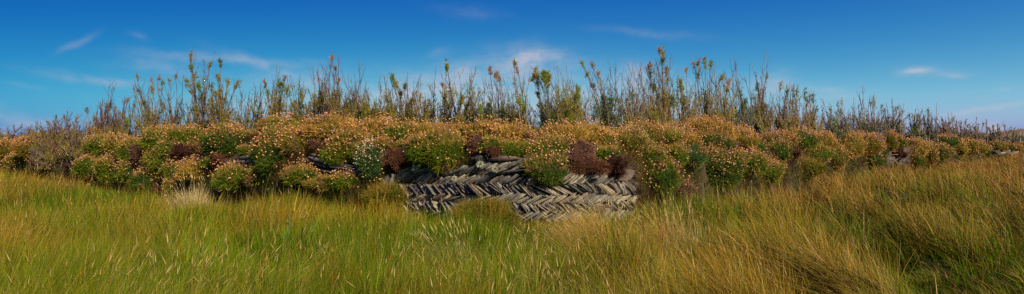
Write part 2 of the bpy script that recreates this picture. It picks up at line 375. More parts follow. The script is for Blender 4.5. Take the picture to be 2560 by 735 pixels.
# ---------------------------------------------------------------- blades
def blades(rng, root, L, lean, w, cb, ct, curve=.35, segs=3):
    """tapered bent blades; lean = horizontal displacement of the tip as a share of L; cb, ct = base and tip colour"""
    n = len(root); ts_ = np.linspace(0, 1, segs + 1); ang = rng.uniform(0, 2 * math.pi, n)
    side = np.stack([np.cos(ang), np.sin(ang) * .5, np.zeros(n)], -1)
    lm = np.linalg.norm(lean[:, :2], axis=1); up = np.sqrt(np.clip(1 - (lm * .85) ** 2, .06, 1))
    vs, cs = [], []
    for k, t in enumerate(ts_):
        p = root + np.stack([lean[:, 0] * L * (t ** 1.6), lean[:, 1] * L * (t ** 1.6), up * L * (t - curve * lm * t * t)], -1)
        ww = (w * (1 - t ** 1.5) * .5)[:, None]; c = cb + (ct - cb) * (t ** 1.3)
        if k < segs: vs += [p - side * ww, p + side * ww]; cs += [c, c]
        else: vs += [p]; cs += [c]
    nv = 2 * segs + 1
    v = np.stack(vs, 1).reshape(-1, 3); c = np.stack(cs, 1).reshape(-1, 3)
    f = []
    for k in range(segs - 1): a = 2 * k; f += [(a, a + 1, a + 2), (a + 1, a + 3, a + 2)]
    a = 2 * (segs - 1); f.append((a, a + 1, a + 2))
    f = (np.array(f)[None] + (np.arange(n) * nv)[:, None, None]).reshape(-1, 3)
    return v, f, c

# meadow grass
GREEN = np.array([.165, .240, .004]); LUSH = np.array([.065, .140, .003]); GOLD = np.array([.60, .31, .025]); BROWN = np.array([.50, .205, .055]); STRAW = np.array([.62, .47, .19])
def wind(X, Y):
    k = X / np.maximum(Y, 1)
    a = fbm(X * .45, Y * .45, 71, 2) * 1.6 - .8
    lx = np.interp(k, [-.9, -.4, 0, .25, .9], [.12, .10, -.05, -.50, -.62]) + a * .35
    ly = np.interp(k, [-.9, 0, .3, .9], [-.05, -.05, -.12, -.16]) + (fbm(X * .6, Y * .6, 77, 2) - .5) * .7
    return lx, ly
rng = np.random.default_rng(7)
n = 1200000
u = rng.random(n); p_ = -.35; d0, d1 = 1.9, 48.
d = (d0 ** p_ + u * (d1 ** p_ - d0 ** p_)) ** (1 / p_)
per = 22; d = np.repeat(d[:n // per], per); n = len(d); cx = np.repeat(rng.uniform(-1.3, 1.3, n // per), per) * d
offx, offy = rng.normal(0, 1, n), rng.normal(0, 1, n); tr_ = np.repeat(rng.uniform(.020, .06, n // per), per) * (1 + .06 * d)
X = cx + offx * tr_; Y = np.maximum(d + offy * tr_, 1.2); tvar = np.repeat(rng.normal(0, 1, n // per), per); tvar2 = np.repeat(rng.normal(0, 1, (n // per, 2)), per, axis=0); trnd = np.repeat(rng.random(n // per), per)
hd, t = hedge_dist(X, Y); keep = (hd > -.12) & (trnd < np.clip(.35 + fbm(X * 3, Y * 3, 90) * 1.2, 0, 1)); X, Y, hd, t, d, offx, offy, tvar, tvar2 = [q[keep] for q in (X, Y, hd, t, d, offx, offy, tvar, tvar2)]
n = len(X); Z = ground_z(X, Y); k = X / Y
lx, ly = wind(X, Y)
wr = np.clip((k + .05) / .3, 0, 1)
gz = (ground_z(X + .05, Y) - ground_z(X - .05, Y)) / .1
gy = (ground_z(X, Y + .05) - ground_z(X, Y - .05)) / .1
clump = fbm(X * 2.2, Y * 2.2, 14, 3)
L = (.24 + .14 * clump + .05 * rng.normal(size=n) + .06 * tvar) * (1 + .12 * wr)
cm = fbm(X * 1.7 + .5 * Y + .5 * fbm(X, Y, 3), Y * 2.4 - .3 * X, 210, 3); dk = np.clip((.50 - cm) / .13, 0, 1); dk = dk * dk * (3 - 2 * dk) * (.40 + .60 * wr)
crest = np.clip((cm - .52) / .16, 0, 1)
L *= (1 - .60 * dk) * (1 + .30 * crest) * (1 - .45 * hollow(X, Y)) * np.clip(.62 + hd * .5, .62, 1) ; L = np.clip(L, .09, .62)
lean = np.stack([lx + offx * .20 + rng.normal(0, .12, n) - gz * .35, ly + offy * .16 + rng.normal(0, .12, n) - gy * .35], -1) + tvar2 * .13
lm = np.linalg.norm(lean, axis=1, keepdims=True); lean = lean / np.maximum(1, lm / .95)
gm = -.03 + .18 * wr - .30 * dk + .25 * crest - .5 * hollow(X, Y) + (fbm(X * .55 + 4, Y * .7, 50, 3) - .5) * 1.6 + (clump - .5) * .5  # hollows lose gold so their blades look shaded
gm += .28 * np.exp(-((k + .80) / .35) ** 2) * np.clip((Y - 5) / 5, 0, 1)
gm += .50 * np.clip((Y - 6.2) / 3.5, 0, 1) * np.clip((k - .15) / .2, 0, 1)
gm += .20 * np.exp(-((Y - 4.6) / .8) ** 2) * np.exp(-((k - .12) / .1) ** 2)
gm -= .15 * np.exp(-((k + .1) / .25) ** 2) * (Y < 5)
g = np.clip(gm + rng.normal(0, .10, n) + tvar * .13, 0, 1)[:, None]
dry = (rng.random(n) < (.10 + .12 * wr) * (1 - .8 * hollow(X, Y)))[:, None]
br = np.clip(fbm(X * .9, Y * .9, 61) * 1.6 - .4 + .2 * wr + .5 * np.clip((Y - 6.2) / 3.5, 0, 1) * np.clip((k - .15) / .2, 0, 1), 0, 1)[:, None]
gold = GOLD * (1 - br) + BROWN * br
base = np.where(rng.random((n, 1)) < .45 - .4 * hollow(X, Y)[:, None] + .15 * tvar[:, None], GREEN, LUSH)  # more dark LUSH blades in hollows: shade painted into the grass colour
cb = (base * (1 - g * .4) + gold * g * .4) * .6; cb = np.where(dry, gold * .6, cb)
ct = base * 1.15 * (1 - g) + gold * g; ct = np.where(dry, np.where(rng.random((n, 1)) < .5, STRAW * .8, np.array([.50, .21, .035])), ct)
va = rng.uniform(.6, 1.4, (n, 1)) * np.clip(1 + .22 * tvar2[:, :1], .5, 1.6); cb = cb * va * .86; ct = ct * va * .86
w = np.maximum(.0030, .00105 * d) * rng.uniform(.6, 1.3, n) * np.where(rng.random(n) < .05, 2.2, 1)
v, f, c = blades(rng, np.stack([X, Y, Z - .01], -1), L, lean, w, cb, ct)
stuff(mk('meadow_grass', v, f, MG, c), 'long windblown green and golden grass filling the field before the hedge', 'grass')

# seed stalks
def stalks(rng, X, Y, Zr, H, lean, wpx=.00055, head=.09, hw=.0016, col=STRAW):
    n = len(X); root = np.stack([X, Y, Zr], -1)
    cc = col * rng.uniform(.75, 1.2, (n, 1))
    d = Y; v1, f1, c1 = blades(rng, root, H, lean, np.maximum(.0022, wpx * d), cc * .8, cc, segs=3)
    lm = np.linalg.norm(lean, axis=1); up = np.sqrt(np.clip(1 - (lm * .85) ** 2, .06, 1))
    def at(t): return root + np.stack([lean[:, 0] * H * t ** 1.6, lean[:, 1] * H * t ** 1.6, up * H * (t - .35 * lm * t * t)], -1)
    a, b = at(np.full(n, .86)), at(np.full(n, 1.02)); m = (a + b) / 2
    hwid = (np.maximum(.0024, hw * .34 * d) * rng.uniform(.5, 1.2, n))[:, None]
    s1 = np.array([1., 0, 0]) * hwid; s2 = np.array([-.4, .8, 0]) * hwid; s3 = np.array([-.4, -.8, 0]) * hwid
    m = a + (b - a) * .4
    v2 = np.stack([a, m + s1, m + s2, m + s3, b], 1).reshape(-1, 3)
    fb = np.array([(0, 1, 2), (0, 2, 3), (0, 3, 1), (4, 2, 1), (4, 3, 2), (4, 1, 3)])
    f2 = (fb[None] + (np.arange(n) * 5)[:, None, None]).reshape(-1, 3) + len(v1)
    c2 = np.repeat(cc * 1.1, 5, axis=0)
    return np.concatenate([v1, v2]), np.concatenate([f1, f2]), np.concatenate([c1, c2])
n = 6000; u = rng.random(n); d = (2.4 ** p_ + u * (30. ** p_ - 2.4 ** p_)) ** (1 / p_)
X = rng.uniform(-.9, .9, n) * d; Y = d; hd, t = hedge_dist(X, Y)
dens = np.clip((fbm(X * 1.1, Y * 1.1, 101, 3) - .54) * 9, .03, 1)
keep = (hd > .05) & (rng.random(n) < dens); X, Y, t, d = X[keep], Y[keep], t[keep], d[keep]; n = len(X)
lx, ly = wind(X, Y); lean = np.stack([lx * .8 + rng.normal(0, .25, n), ly * .5 + rng.normal(0, .2, n)], -1)
v, f, c = stalks(rng, X, Y, ground_z(X, Y), rng.uniform(.34, .62, n), lean, col=np.array([.46, .31, .11]))
stuff(mk('grass_seed_stalks', v, f, MG, c), 'pale straw coloured seed stalks standing above the green grass', 'grass stalks')

# turf growing over the bank between the cushions
n = 300000; t = rng.uniform(-130, 2650, n); uu = rng.random(n)
zt = ztop(t) - .10; top = uu > .60
z = np.where(top, zt, zt * (uu / .60)); s = np.where(top, prof(zt, zt) + (uu - .60) / .40 * .6, prof(z, zt))
nx, ny = nrm(t); D = Dp(t); X = (t - 1280) / F * D - nx * (s - .03); Y = D - ny * (s - .03)
jx, jy = proj(np.stack([X, Y, z], -1)); arc = t * D * .0012
keep = (~bare(jx, jy)) & (rng.random(n) < np.where(top, 1., .85)) & (fbm(arc * 1.4, z * 3, 55) > .26)
X, Y, z, t, top, nx, ny, D, arc = [q[keep] for q in (X, Y, z, t, top, nx, ny, D, arc)]; n = len(X)
L = np.where(top, .11, .12) * rng.uniform(.6, 1.3, n)
lean = np.stack([nx * np.where(top, .15, .75) + rng.normal(0, .3, n), ny * np.where(top, .15, .75) + rng.normal(0, .3, n)], -1)
g = np.clip(np.where(top, .75, .15 + .35 * (z / .95) ** 2) + (fbm(arc * 2, z * 4, 23) - .5) * 1.2 + rng.normal(0, .15, n), 0, 1)[:, None]
gr = np.array([.055, .095, .014]); c1 = gr * (1 - g) + np.array([.44, .24, .07]) * g
rb = (fbm(arc * 2.4 + 7, z * 4, 88, 3)[:, None] > .60); c1 = np.where(rb & ~top[:, None], np.array([.11, .05, .028]) * rng.uniform(.7, 1.3, (n, 1)), c1)  # dark green and brown on the face paint in shadow between cushions
v, f, c = blades(rng, np.stack([X, Y, z - .03], -1), L, lean, np.maximum(.003, .0010 * D) , c1 * .7, c1 * 1.1, segs=2)
stuff(mk('bank_turf', v, f, MG, c), 'short turf, golden on top and green on the face, between the cushions of the hedge', 'turf')

# ---------------------------------------------------------------- thrift cushions and mats
ICO_V = []; g_ = (1 + 5 ** .5) / 2
for a, b in ((1, g_), (-1, g_), (1, -g_), (-1, -g_)): ICO_V += [(0, a, b), (a, b, 0), (b, 0, a)]
ICO_V = np.array(ICO_V) / math.hypot(1, g_)
ICO_F = []
for i_ in range(12):
    for j_ in range(i_ + 1, 12):
        for k2 in range(j_ + 1, 12):
            q = ICO_V[[i_, j_, k2]]
            if all(abs(np.linalg.norm(q[a] - q[b]) - 1.0515) < .01 for a, b in ((0, 1), (1, 2), (0, 2))):
                nrm_ = np.cross(q[1] - q[0], q[2] - q[0]); ICO_F.append((i_, j_, k2) if nrm_ @ q.mean(0) > 0 else (i_, k2, j_))
ICO_F = np.array(ICO_F)
PAL = {
 'green': ([.060, .095, .006], [.165, .180, .012]), 'lime': ([.072, .108, .007], [.18, .18, .013]), 'dark': ([.036, .066, .008], [.095, .120, .012]),
 'olive': ([.090, .090, .008], [.26, .19, .024]), 'gold': ([.17, .13, .014], [.52, .28, .055]), 'blue': ([.042, .080, .022], [.085, .125, .026]),
 'rust': ([.10, .09, .008], [.36, .165, .030]), 'brown': ([.070, .028, .014], [.190, .080, .040]), 'pinkbrown': ([.095, .042, .026], [.25, .12, .075]),
 'darkbrown': ([.045, .017, .010], [.110, .044, .026]), 'grass': ([.055, .075, .006], [.22, .14, .02]),
}
def sph(rng, n, lo=-.55):
    q = rng.normal(size=(n * 3, 3)); q /= np.linalg.norm(q, axis=1, keepdims=True)
    q = q[(q[:, 1] < .45) & (q[:, 2] > lo)]
    return q[:n]
def cushion(name, label, cat, x, y, rx, ry, pal, heads=1.0, pink=.03, out=.02, seed=0, group=None, headcol=(.58, .29, .105), lo=-.75, hr=1.0, hair=1.0, cam_=False):
    rng = np.random.default_rng(1000 + seed)
    c, d = face(x, y, out); a = np.array([rx / F * d, 0, ry / F * d]); a[1] = .80 * min(a[0], a[2] * 1.3) + .03
    c = c + np.array([0, a[1] * .35, 0])
    base = c - np.array([0, 0, a[2] * .8])
    root = thing(name, label, cat, tuple(base), group)
    th = rng.uniform(0, 9, 3)
    am = .75 if 'mat' in name else .36
    def rad(q): return 1 + am * (fbm(q[:, 0] * 1.7 + th[0], q[:, 2] * 1.7 + th[1] + q[:, 1], seed, 2) - .5) * 2
    # inner body, colour darkened to paint shade into the gaps between tufts
    uu, vv = np.meshgrid(np.linspace(0, 2 * math.pi, 17)[:-1], np.linspace(0, math.pi, 11)); q = np.stack([np.cos(uu) * np.sin(vv), np.sin(uu) * np.sin(vv), np.cos(vv)], -1).reshape(-1, 3)
    bv = c + q * a * rad(q)[:, None] * .86
    i = np.arange(10 * 16); r0, c0 = i // 16, i % 16; A = r0 * 16 + c0; B = r0 * 16 + (c0 + 1) % 16
    bf = np.concatenate([np.stack([A, A + 16, B], -1), np.stack([B, A + 16, B + 16], -1)])
    lo_, hi_ = np.array(PAL[pal][0]), np.array(PAL[pal][1])
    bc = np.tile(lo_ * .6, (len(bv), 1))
    area = a[0] * a[2]
    px = d / 610
    n = int(np.clip(area * 4 / (px * px) * 2.2 * hair, 350, 8000))
    q = sph(rng, n, -.95); n = len(q)
    nn = q / a; nn /= np.linalg.norm(nn, axis=1, keepdims=True)
    p = c + q * a * rad(q)[:, None] * rng.uniform(.76, .98, (n, 1))
    dr = nn * .65 + rng.normal(0, .45, (n, 3)) + np.array([0, 0, .42 if pal not in ('brown', 'darkbrown', 'pinkbrown') else -.1]); dr /= np.linalg.norm(dr, axis=1, keepdims=True)
    Lh = (np.clip(.032 + .07 * min(a[0], a[2]), .03, .058) if pal != 'grass' else .085) * rng.uniform(.4, 1.7, (n, 1)) * (1 if pal not in ('brown', 'darkbrown', 'pinkbrown') else .55)
    ww = max(.0024, .55 * px) * rng.uniform(.7, 1.3, (n, 1))
    sd = np.cross(dr, np.array([.2, -1, .1])); sd /= np.linalg.norm(sd, axis=1, keepdims=True)
    v = np.stack([p - sd * ww / 2, p + sd * ww / 2, p + dr * Lh], 1).reshape(-1, 3)
    mixn = fbm(q[:, 0] * 2.2 + th[2], q[:, 2] * 2.2, seed + 5, 3)[:, None]
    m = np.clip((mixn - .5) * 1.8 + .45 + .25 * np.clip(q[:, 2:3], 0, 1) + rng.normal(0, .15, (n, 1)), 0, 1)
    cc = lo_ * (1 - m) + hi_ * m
    if pal in ('green', 'olive', 'dark', 'blue'):    # some tufts have withered to rust
        wz = fbm(q[:, 0] * 1.8 + th[0] + 40, q[:, 2] * 1.8, seed + 9, 2)[:, None] > .66
        cc = np.where(wz & (rng.random((n, 1)) < .7), np.array([.24, .12, .05]), cc)
    if pal not in ('brown', 'darkbrown', 'pinkbrown', 'grass', 'blue'):     # dry stems thicken towards the crown of each cushion
        dw = np.clip(q[:, 2:3] * .75 - .08 + (fbm(q[:, 0] * 3 + th[1], q[:, 2] * 3, seed + 21, 2)[:, None] - .5) * .9, 0, .8) * (1 if rx < 90 else .6)
        cc = np.where(rng.random((n, 1)) < dw, np.array([.34, .185, .045]), cc)
    cc = np.repeat(cc * rng.uniform(.7, 1.3, (n, 1)), 3, axis=0); cc[2::3] *= 1.15
    fv = np.concatenate([bv, v]); ff = np.concatenate([bf, (np.arange(3 * n).reshape(-1, 3)) + len(bv)])
    mk('foliage', fv, ff, MF, np.concatenate([bc, cc]), root, base)
    # flower heads on their stems
    hn = int(area * math.pi * 850 * heads * (1 if d < 9 else .8))
    hn = min(hn, int(area * 4 / (px * px * 9) * 2.2) + 6)
    if heads > 0 and hn > 2:
        q = sph(rng, hn * 2, lo)
        wgt = np.clip(.22 + 1.05 * q[:, 2] + (fbm(q[:, 0] * 2 + th[1], q[:, 2] * 2, seed + 3, 2) - .5) * 1.6, .05, 1)
        q = q[rng.random(len(q)) < wgt][:hn]; n = len(q)
        nn = q / a; nn /= np.linalg.norm(nn, axis=1, keepdims=True)
        p0 = c + q * a * rad(q)[:, None] * .93
        dr = nn * .8 + rng.normal(0, .22, (n, 3)) + np.array([0, 0, .45]); dr /= np.linalg.norm(dr, axis=1, keepdims=True)
        hl = rng.uniform(.025, .062, (n, 1)) * (1 + .6 * np.clip(q[:, 2:3], 0, 1)); p1 = p0 + dr * hl
        r = np.maximum(.0096, .00094 * d) * rng.uniform(.7, 1.25, (n, 1, 1)) * hr
        hv = (p1[:, None] + ICO_V[None] * r * np.array([1, 1, .8])).reshape(-1, 3)
        hf = (ICO_F[None] + (np.arange(n) * 12)[:, None, None]).reshape(-1, 3)
        hc = np.array(headcol) * rng.uniform(.4, 1.45, (n, 1)) * np.where(rng.random((n, 1)) < .25, np.array([[.9, .72, .62]]), 1.0)
        hc = np.where(rng.random((n, 1)) < pink, np.array([[.62, .33, .50]]), hc); hc = np.repeat(hc, 12, axis=0)
        sd = np.array([1., 0, 0]) * max(.0016, .0004 * d)
        sv = np.stack([p0 - sd, p0 + sd, p1], 1).reshape(-1, 3); sc = np.tile(np.array([.30, .17, .08]), (len(sv), 1))
        mk('flower_heads', np.concatenate([hv, sv]), np.concatenate([hf, np.arange(len(sv)).reshape(-1, 3) + len(hv)]), MH, np.concatenate([hc, sc]), root, base)['kind'] = 'stuff'
    return root
G1 = 'thrift cushions growing on the hedge'; G2 = 'withered brown mats on the hedge'
CU = [ # x, y, rx, ry, palette, heads, pink, label
 (12,376,34,28,'rust',1.1,.02,'orange topped thrift cushion at the left edge of the photo'),
 (74,370,42,30,'rust',1.3,.02,'broad orange topped thrift cushion left of the leaning grey thicket'),
 (40,402,30,16,'olive',.9,.02,'low thrift cushion at the grass edge on the far left'),
 (242,332,26,20,'gold',1.2,.02,'small golden thrift cushion half hidden under the left thicket'),
 (250,362,34,28,'lime',1.3,.02,'thrift cushion with a dense orange crown right of the left thicket'),
 (294,366,34,28,'olive',1.3,.03,'thrift cushion crowded with orange heads, second right of the left thicket'),
 (181,391,14,14,'green',.6,.02,'tiny green tuft of thrift above the dark slabs on the left'),
 (222,416,36,30,'green',1.0,.03,'lower thrift cushion under the left thicket, leftmost of the bottom row'),
 (275,421,42,34,'green',1.1,.04,'wide lower thrift cushion with a small red brown hole beneath the left crowns'),
 (324,376,28,32,'lime',1.0,.02,'bright green thrift cushion left of the bald pinkish mat'),
 (320,428,30,28,'green',1.1,.04,'lower thrift cushion full of heads left of the darkest purple cushion'),
 (402,346,44,32,'lime',1.3,.02,'thrift cushion with an orange ridge left of the tallest left shrub'),
 (455,342,42,28,'green',1.4,.02,'thrift cushion below the tallest left shrub, crowned in orange'),
 (428,372,36,26,'green',.7,.02,'plain green thrift slope above the dark brown mat'),
 (398,404,36,28,'lime',.6,.02,'bright green sparsely flowered thrift cushion left of the dark brown mat'),
 (382,450,40,38,'dark',.6,.10,'dark thrift cushion with purple brown side hanging into the grass'),
 (440,426,30,26,'green',1.0,.08,'dark green lower thrift cushion behind the pale dry tussock'),
 (486,424,34,28,'gold',1.4,.06,'thrift cushion thick with peach heads under the slanting slates'),
 (450,462,46,22,'olive',.9,.06,'lowest thrift cushion just behind the pale dry tussock'),
 (560,348,52,46,'dark',1.0,.02,'large round dark green thrift cushion with an orange cap left of the slab stack'),
 (524,404,22,15,'green',.6,.02,'small thrift tuft below the large round cushion'),
 (592,446,50,30,'lime',.9,.10,'low bright green mound of thrift under the slab stack'),
 (610,374,15,11,'green',.3,.0,'small bare green tuft sitting on the slab stack'),
 (648,438,34,30,'green',1.2,.15,'thrift cushion with pinkish heads right of the low bright mound'),
 (694,318,48,32,'green',1.2,.01,'highest thrift cushion right of the slab stack, tall heads against the sky'),
 (690,380,58,56,'dark',1.2,.02,'very large dark green thrift cushion right of the slab stack'),
 (738,352,34,34,'olive',1.2,.02,'thrift cushion bulging over the dark hollow'),
 (832,322,66,34,'gold',1.6,.02,'wide orange crowned thrift cushion on top, left of the low green bush'),
 (790,330,28,24,'green',.6,.01,'green grassy thrift patch above the dark hollow'),
 (880,350,42,28,'olive',1.5,.02,'thrift cushion with dense peach heads above the white flowering plant'),
 (846,384,40,26,'green',1.5,.06,'thrift cushion hanging over the thin dark slabs'),
 (898,378,30,24,'green',1.2,.06,'small thrift cushion touching the white flowering plant'),
 (752,438,40,22,'green',.8,.06,'low green thrift cushion above the straw topped grass bank'),
 (860,452,40,22,'green',.9,.05,'low thrift cushion under the thin dark slabs'),
 (806,460,34,18,'olive',.6,.05,'low olive thrift cushion amid the straw left of the white flowering plant'),
 (946,322,46,28,'gold',1.5,.02,'golden thrift cushion on top beside the low green bush'),
 (1002,332,46,30,'lime',1.3,.02,'bright thrift cushion on top left of the big hanging cushion'),
 (955,368,30,24,'rust',1.0,.02,'rusty thrift cushion above the white flowering plant'),
 (1036,372,38,32,'dark',.7,.02,'dark green thrift at the left shoulder of the big hanging cushion'),
 (1112,378,66,54,'green',.65,.02,'biggest hanging thrift cushion, dark green, over the left herringbone'),
 (1072,326,48,22,'gold',1.4,.02,'golden thrift crown above the big hanging cushion'),
 (1138,326,42,20,'rust',1.1,.02,'rusty red thrift crown right above the big hanging cushion'),
 (1222,356,24,20,'green',1.0,.06,'small green thrift cushion between two pinkish brown mats'),
 (1222,326,46,24,'gold',1.7,.05,'left half of the tall straw coloured thrift crown above the capstones'),
 (1280,332,42,24,'gold',1.6,.03,'right half of the straw coloured thrift crown above the capstones'),
 (1288,374,38,24,'lime',1.0,.04,'yellow green thrift cushion resting on the long capstone'),
 (1368,376,52,34,'green',1.7,.02,'thrift cushion crammed with peach heads above the middle herringbone'),
 (1364,420,44,34,'dark',1.2,.02,'dark green thrift tongue hanging down over the middle herringbone'),
 (1412,330,50,24,'gold',1.4,.02,'golden thrift crown behind the pinkish bald mat'),
 (1470,334,44,24,'gold',1.4,.02,'golden thrift crown right of centre below the leaning shrub'),
 (1500,352,44,30,'olive',1.4,.03,'thrift cushion over the red brown mats, full of heads'),
 (1512,384,30,20,'green',.8,.10,'green thrift patch between the red brown mats'),
 (1545,345,30,24,'olive',1.3,.03,'thrift shoulder beside the cream yellow plant'),
 (1606,338,44,34,'olive',1.4,.02,'thrift cushion at the top right of the cream yellow plant'),
 (1662,350,46,38,'green',1.4,.02,'thrift cushion left of the domed crown, full of orange heads'),
 (1640,442,56,48,'dark',1.1,.07,'large dark thrift cushion at the right end of the herringbone'),
 (1628,392,40,30,'green',1.3,.03,'thrift cushion over the right end of the herringbone'),
 (1702,348,42,32,'gold',1.4,.03,'golden thrift slope on the left of the domed crown'),
 (1772,326,58,34,'gold',1.7,.04,'domed golden thrift crown, highest on the right half'),
 (1790,352,44,26,'dark',.8,.04,'dark green thrift under the dome above the red hollow'),
 (1846,344,38,34,'gold',1.7,.08,'thrift cushion falling away on the right of the dome'),
 (1728,392,36,30,'blue',.7,.03,'blue green sparsely flowered thrift cushion below the dome'),
 (1690,386,28,26,'lime',.8,.05,'bright thrift patch between two dark cushions under the dome'),
 (1796,422,64,54,'dark',1.3,.06,'largest lower thrift cushion under the dome, evenly dotted with heads'),
 (1872,404,40,34,'green',1.4,.08,'thrift cushion right of the largest lower cushion'),
 (1880,366,26,24,'dark',1.2,.06,'thrift cushion just right of the red hollow'),
 (1922,432,40,30,'lime',1.2,.06,'low bright thrift cushion dipping into the brown grass'),
 (1706,474,30,20,'pinkbrown',1.0,.15,'low pinkish thrift cushion at the grass edge under the dome'),
 (1945,345,42,24,'rust',1.4,.20,'pink dotted thrift crown right of the dome'),
 (2002,344,40,28,'green',1.5,.12,'thrift crown above the bald red brown mat'),
 (1952,376,26,26,'dark',1.0,.15,'dark green thrift left of the bald red brown mat'),
 (2056,350,34,28,'gold',1.5,.06,'orange thrift crown right of the bald red brown mat'),
 (2040,386,34,28,'green',1.5,.05,'thrift cushion below the orange crown right of the bald mat'),
 (2086,396,34,28,'olive',1.5,.05,'lower thrift cushion right of the yellow grassy hump'),
 (2118,366,38,34,'gold',1.2,.05,'golden green thrift slope left of the pink streaked cushion'),
 (2166,358,40,34,'rust',1.5,.12,'thrift crown left of the far herringbone patch'),
 (2176,398,28,28,'dark',1.7,.30,'pink streaked thrift cushion left of the far herringbone patch'),
 (2204,378,13,22,'dark',.2,.0,'narrow bare dark green thrift cushion left of the far herringbone patch'),
 (2224,346,19,26,'rust',1.3,.05,'thrift cushion directly above the far herringbone patch'),
 (2252,350,12,18,'green',1.0,.03,'small round thrift ball at the upper right of the far herringbone patch'),
 (2296,362,26,26,'gold',1.5,.04,'orange thrift cushion right of the far herringbone patch'),
 (2322,384,22,26,'rust',1.5,.04,'rusty thrift slope, second right of the far herringbone patch'),
 (2356,382,22,22,'olive',1.4,.03,'low thrift cushion in front of the dark faced one'),
 (2366,354,26,20,'dark',1.2,.03,'dark faced thrift cushion with an orange rim under the far shrubs'),
 (2396,366,22,20,'gold',1.5,.03,'orange thrift cushion right of the dark faced one'),
 (2398,384,22,14,'gold',1.3,.03,'low orange thrift cushion at the brown grass on the far right'),
 (2424,364,20,20,'rust',1.4,.03,'fifth thrift cushion from the far right end'),
 (2448,368,18,19,'gold',1.4,.03,'thrift cushion left of the narrow dark one at the far right'),
 (2468,377,9,18,'dark',.3,.0,'narrow dark green thrift cushion at the far right'),
 (2490,362,14,12,'rust',1.2,.02,'fourth thrift cushion from the far right end'),
 (2511,366,10,12,'gold',1.2,.02,'third thrift cushion from the far right end'),
 (2528,369,9,11,'dark',1.0,.02,'second thrift cushion from the far right end'),
 (2548,371,9,10,'gold',1.2,.02,'last thrift cushion at the far right end'),
]
for i_, (x, y, rx, ry, pal, hd_, pk, lab) in enumerate(CU):
    cushion('thrift_cushion', lab, 'thrift', x, y + (8 if y < 365 and x < 2300 else 2), rx * 1.22, ry * 1.02, pal, hd_, pk, .05 + .06 * ((i_ * 37) % 5) / 4, i_, G1)
DM = [
 (92,406,16,12,'pinkbrown','small purple brown mat among the cushions on the far left'),
 (350,380,22,28,'pinkbrown','bald pinkish brown mat between two green cushions on the left'),
 (458,381,40,20,'darkbrown','long dark brown mat above the slanting slates on the left'),
 (246,436,10,12,'darkbrown','small dark red patch low in the left cushions'),
 (398,466,18,18,'brown','purple brown bare patch low in the dark hanging cushion'),
 (786,360,17,12,'pinkbrown','small pinkish brown mat over the dark hollow'),
 (818,364,16,9,'brown','small rusty mat right over the hollow slabs'),
 (542,398,20,14,'brown','stringy brown root mat under the large round cushion'),
 (985,402,32,34,'brown','shaggy red brown mat right of the white flowering plant'),
 (1192,364,19,26,'pinkbrown','pinkish brown mat right of the big hanging cushion'),
 (1236,380,26,14,'brown','brown mat hanging over the long capstone'),
 (1322,350,15,18,'pinkbrown','purple mat left of the cushion crammed with peach heads'),
 (1450,386,36,28,'pinkbrown','large pinkish bald mat over the right herringbone'),
 (1468,418,58,20,'brown','long shaggy red brown mat overhanging the right herringbone'),
 (1540,414,30,26,'darkbrown','dark red brown mat at the left of the cream yellow plant'),
 (1818,368,42,14,'darkbrown','dark red hollow mat in the middle of the right cushions'),
 (1982,382,24,28,'brown','bald rounded red brown mat on the right half'),
 (2252,384,14,16,'darkbrown','dark brown root mat at the far herringbone patch'),
]
for i_, (x, y, rx, ry, pal, lab) in enumerate(DM):
    cushion('withered_mat', lab, 'withered mat', x, y, rx * 1.08, ry * .98, pal, 0, 0, .10 if i_ not in (15,) else .03, 300 + i_, G2, hair=1.0)
cushion('sea_campion', 'white flowering plant hanging at the left end of the herringbone stones', 'campion', 930, 408, 38, 44, 'blue', 3.4, 0, .08, 401, headcol=(.80, .74, .48), hr=.62, lo=-.95)
cushion('sea_campion', 'cream yellow seeding plant trailing down the right end of the herringbone', 'campion', 1590, 368, 36, 44, 'olive', 3.4, 0, .06, 402, headcol=(.66, .52, .22), hr=.62, lo=-.95)
cushion('grass_hump', 'yellow green grassy hump under the bald red brown mat', 'grass hump', 2016, 424, 46, 24, 'grass', .3, .0, .05, 403)
cushion('grass_hump', 'golden grassy hump right of the far herringbone patch', 'grass hump', 2288, 402, 32, 18, 'grass', .2, .0, .05, 404)
cushion('grass_hump', 'short grassy hump at the left foot of the herringbone stones', 'grass hump', 968, 492, 56, 22, 'grass', .2, .0, .12, 405)
cushion('grass_hump', 'round rusty green grass hump before the middle of the herringbone', 'grass hump', 1204, 546, 84, 34, 'grass', .0, .0, .26, 406)
for k, (x, y, r, lab) in enumerate([(1200, 411, 9, 'pale grey green lichen tuft under the short capstone'), (1237, 423, 8, 'round pale lichen tuft below the long capstone'), (1037, 420, 8, 'pale lichen tuft on the slates near the left end of the herringbone'), (1135, 446, 6, 'small pale lichen tuft below the big hanging cushion')]):
    rg = np.random.default_rng(50 + k); c, d = face(x, y, .09); n = 420; q = sph(rg, n, -.9); n = len(q)
    a = r / F * d; p = c + q * a * .25; e = c + (q + rg.normal(0, .25, q.shape)) * a; sd = rg.normal(0, 1, q.shape) * .0022
    v = np.stack([p - sd, p + sd, e], 1).reshape(-1, 3)
    o = mk('lichen_tuft', v, np.arange(3 * n).reshape(-1, 3), MLI, np.tile(np.array([.50, .50, .34]), (3 * n, 1)) * rg.uniform(.7, 1.2, (3 * n, 1)), None, tuple(c))
    o['label'] = lab; o['category'] = 'lichen'; o['group'] = 'lichen tufts on the slates'

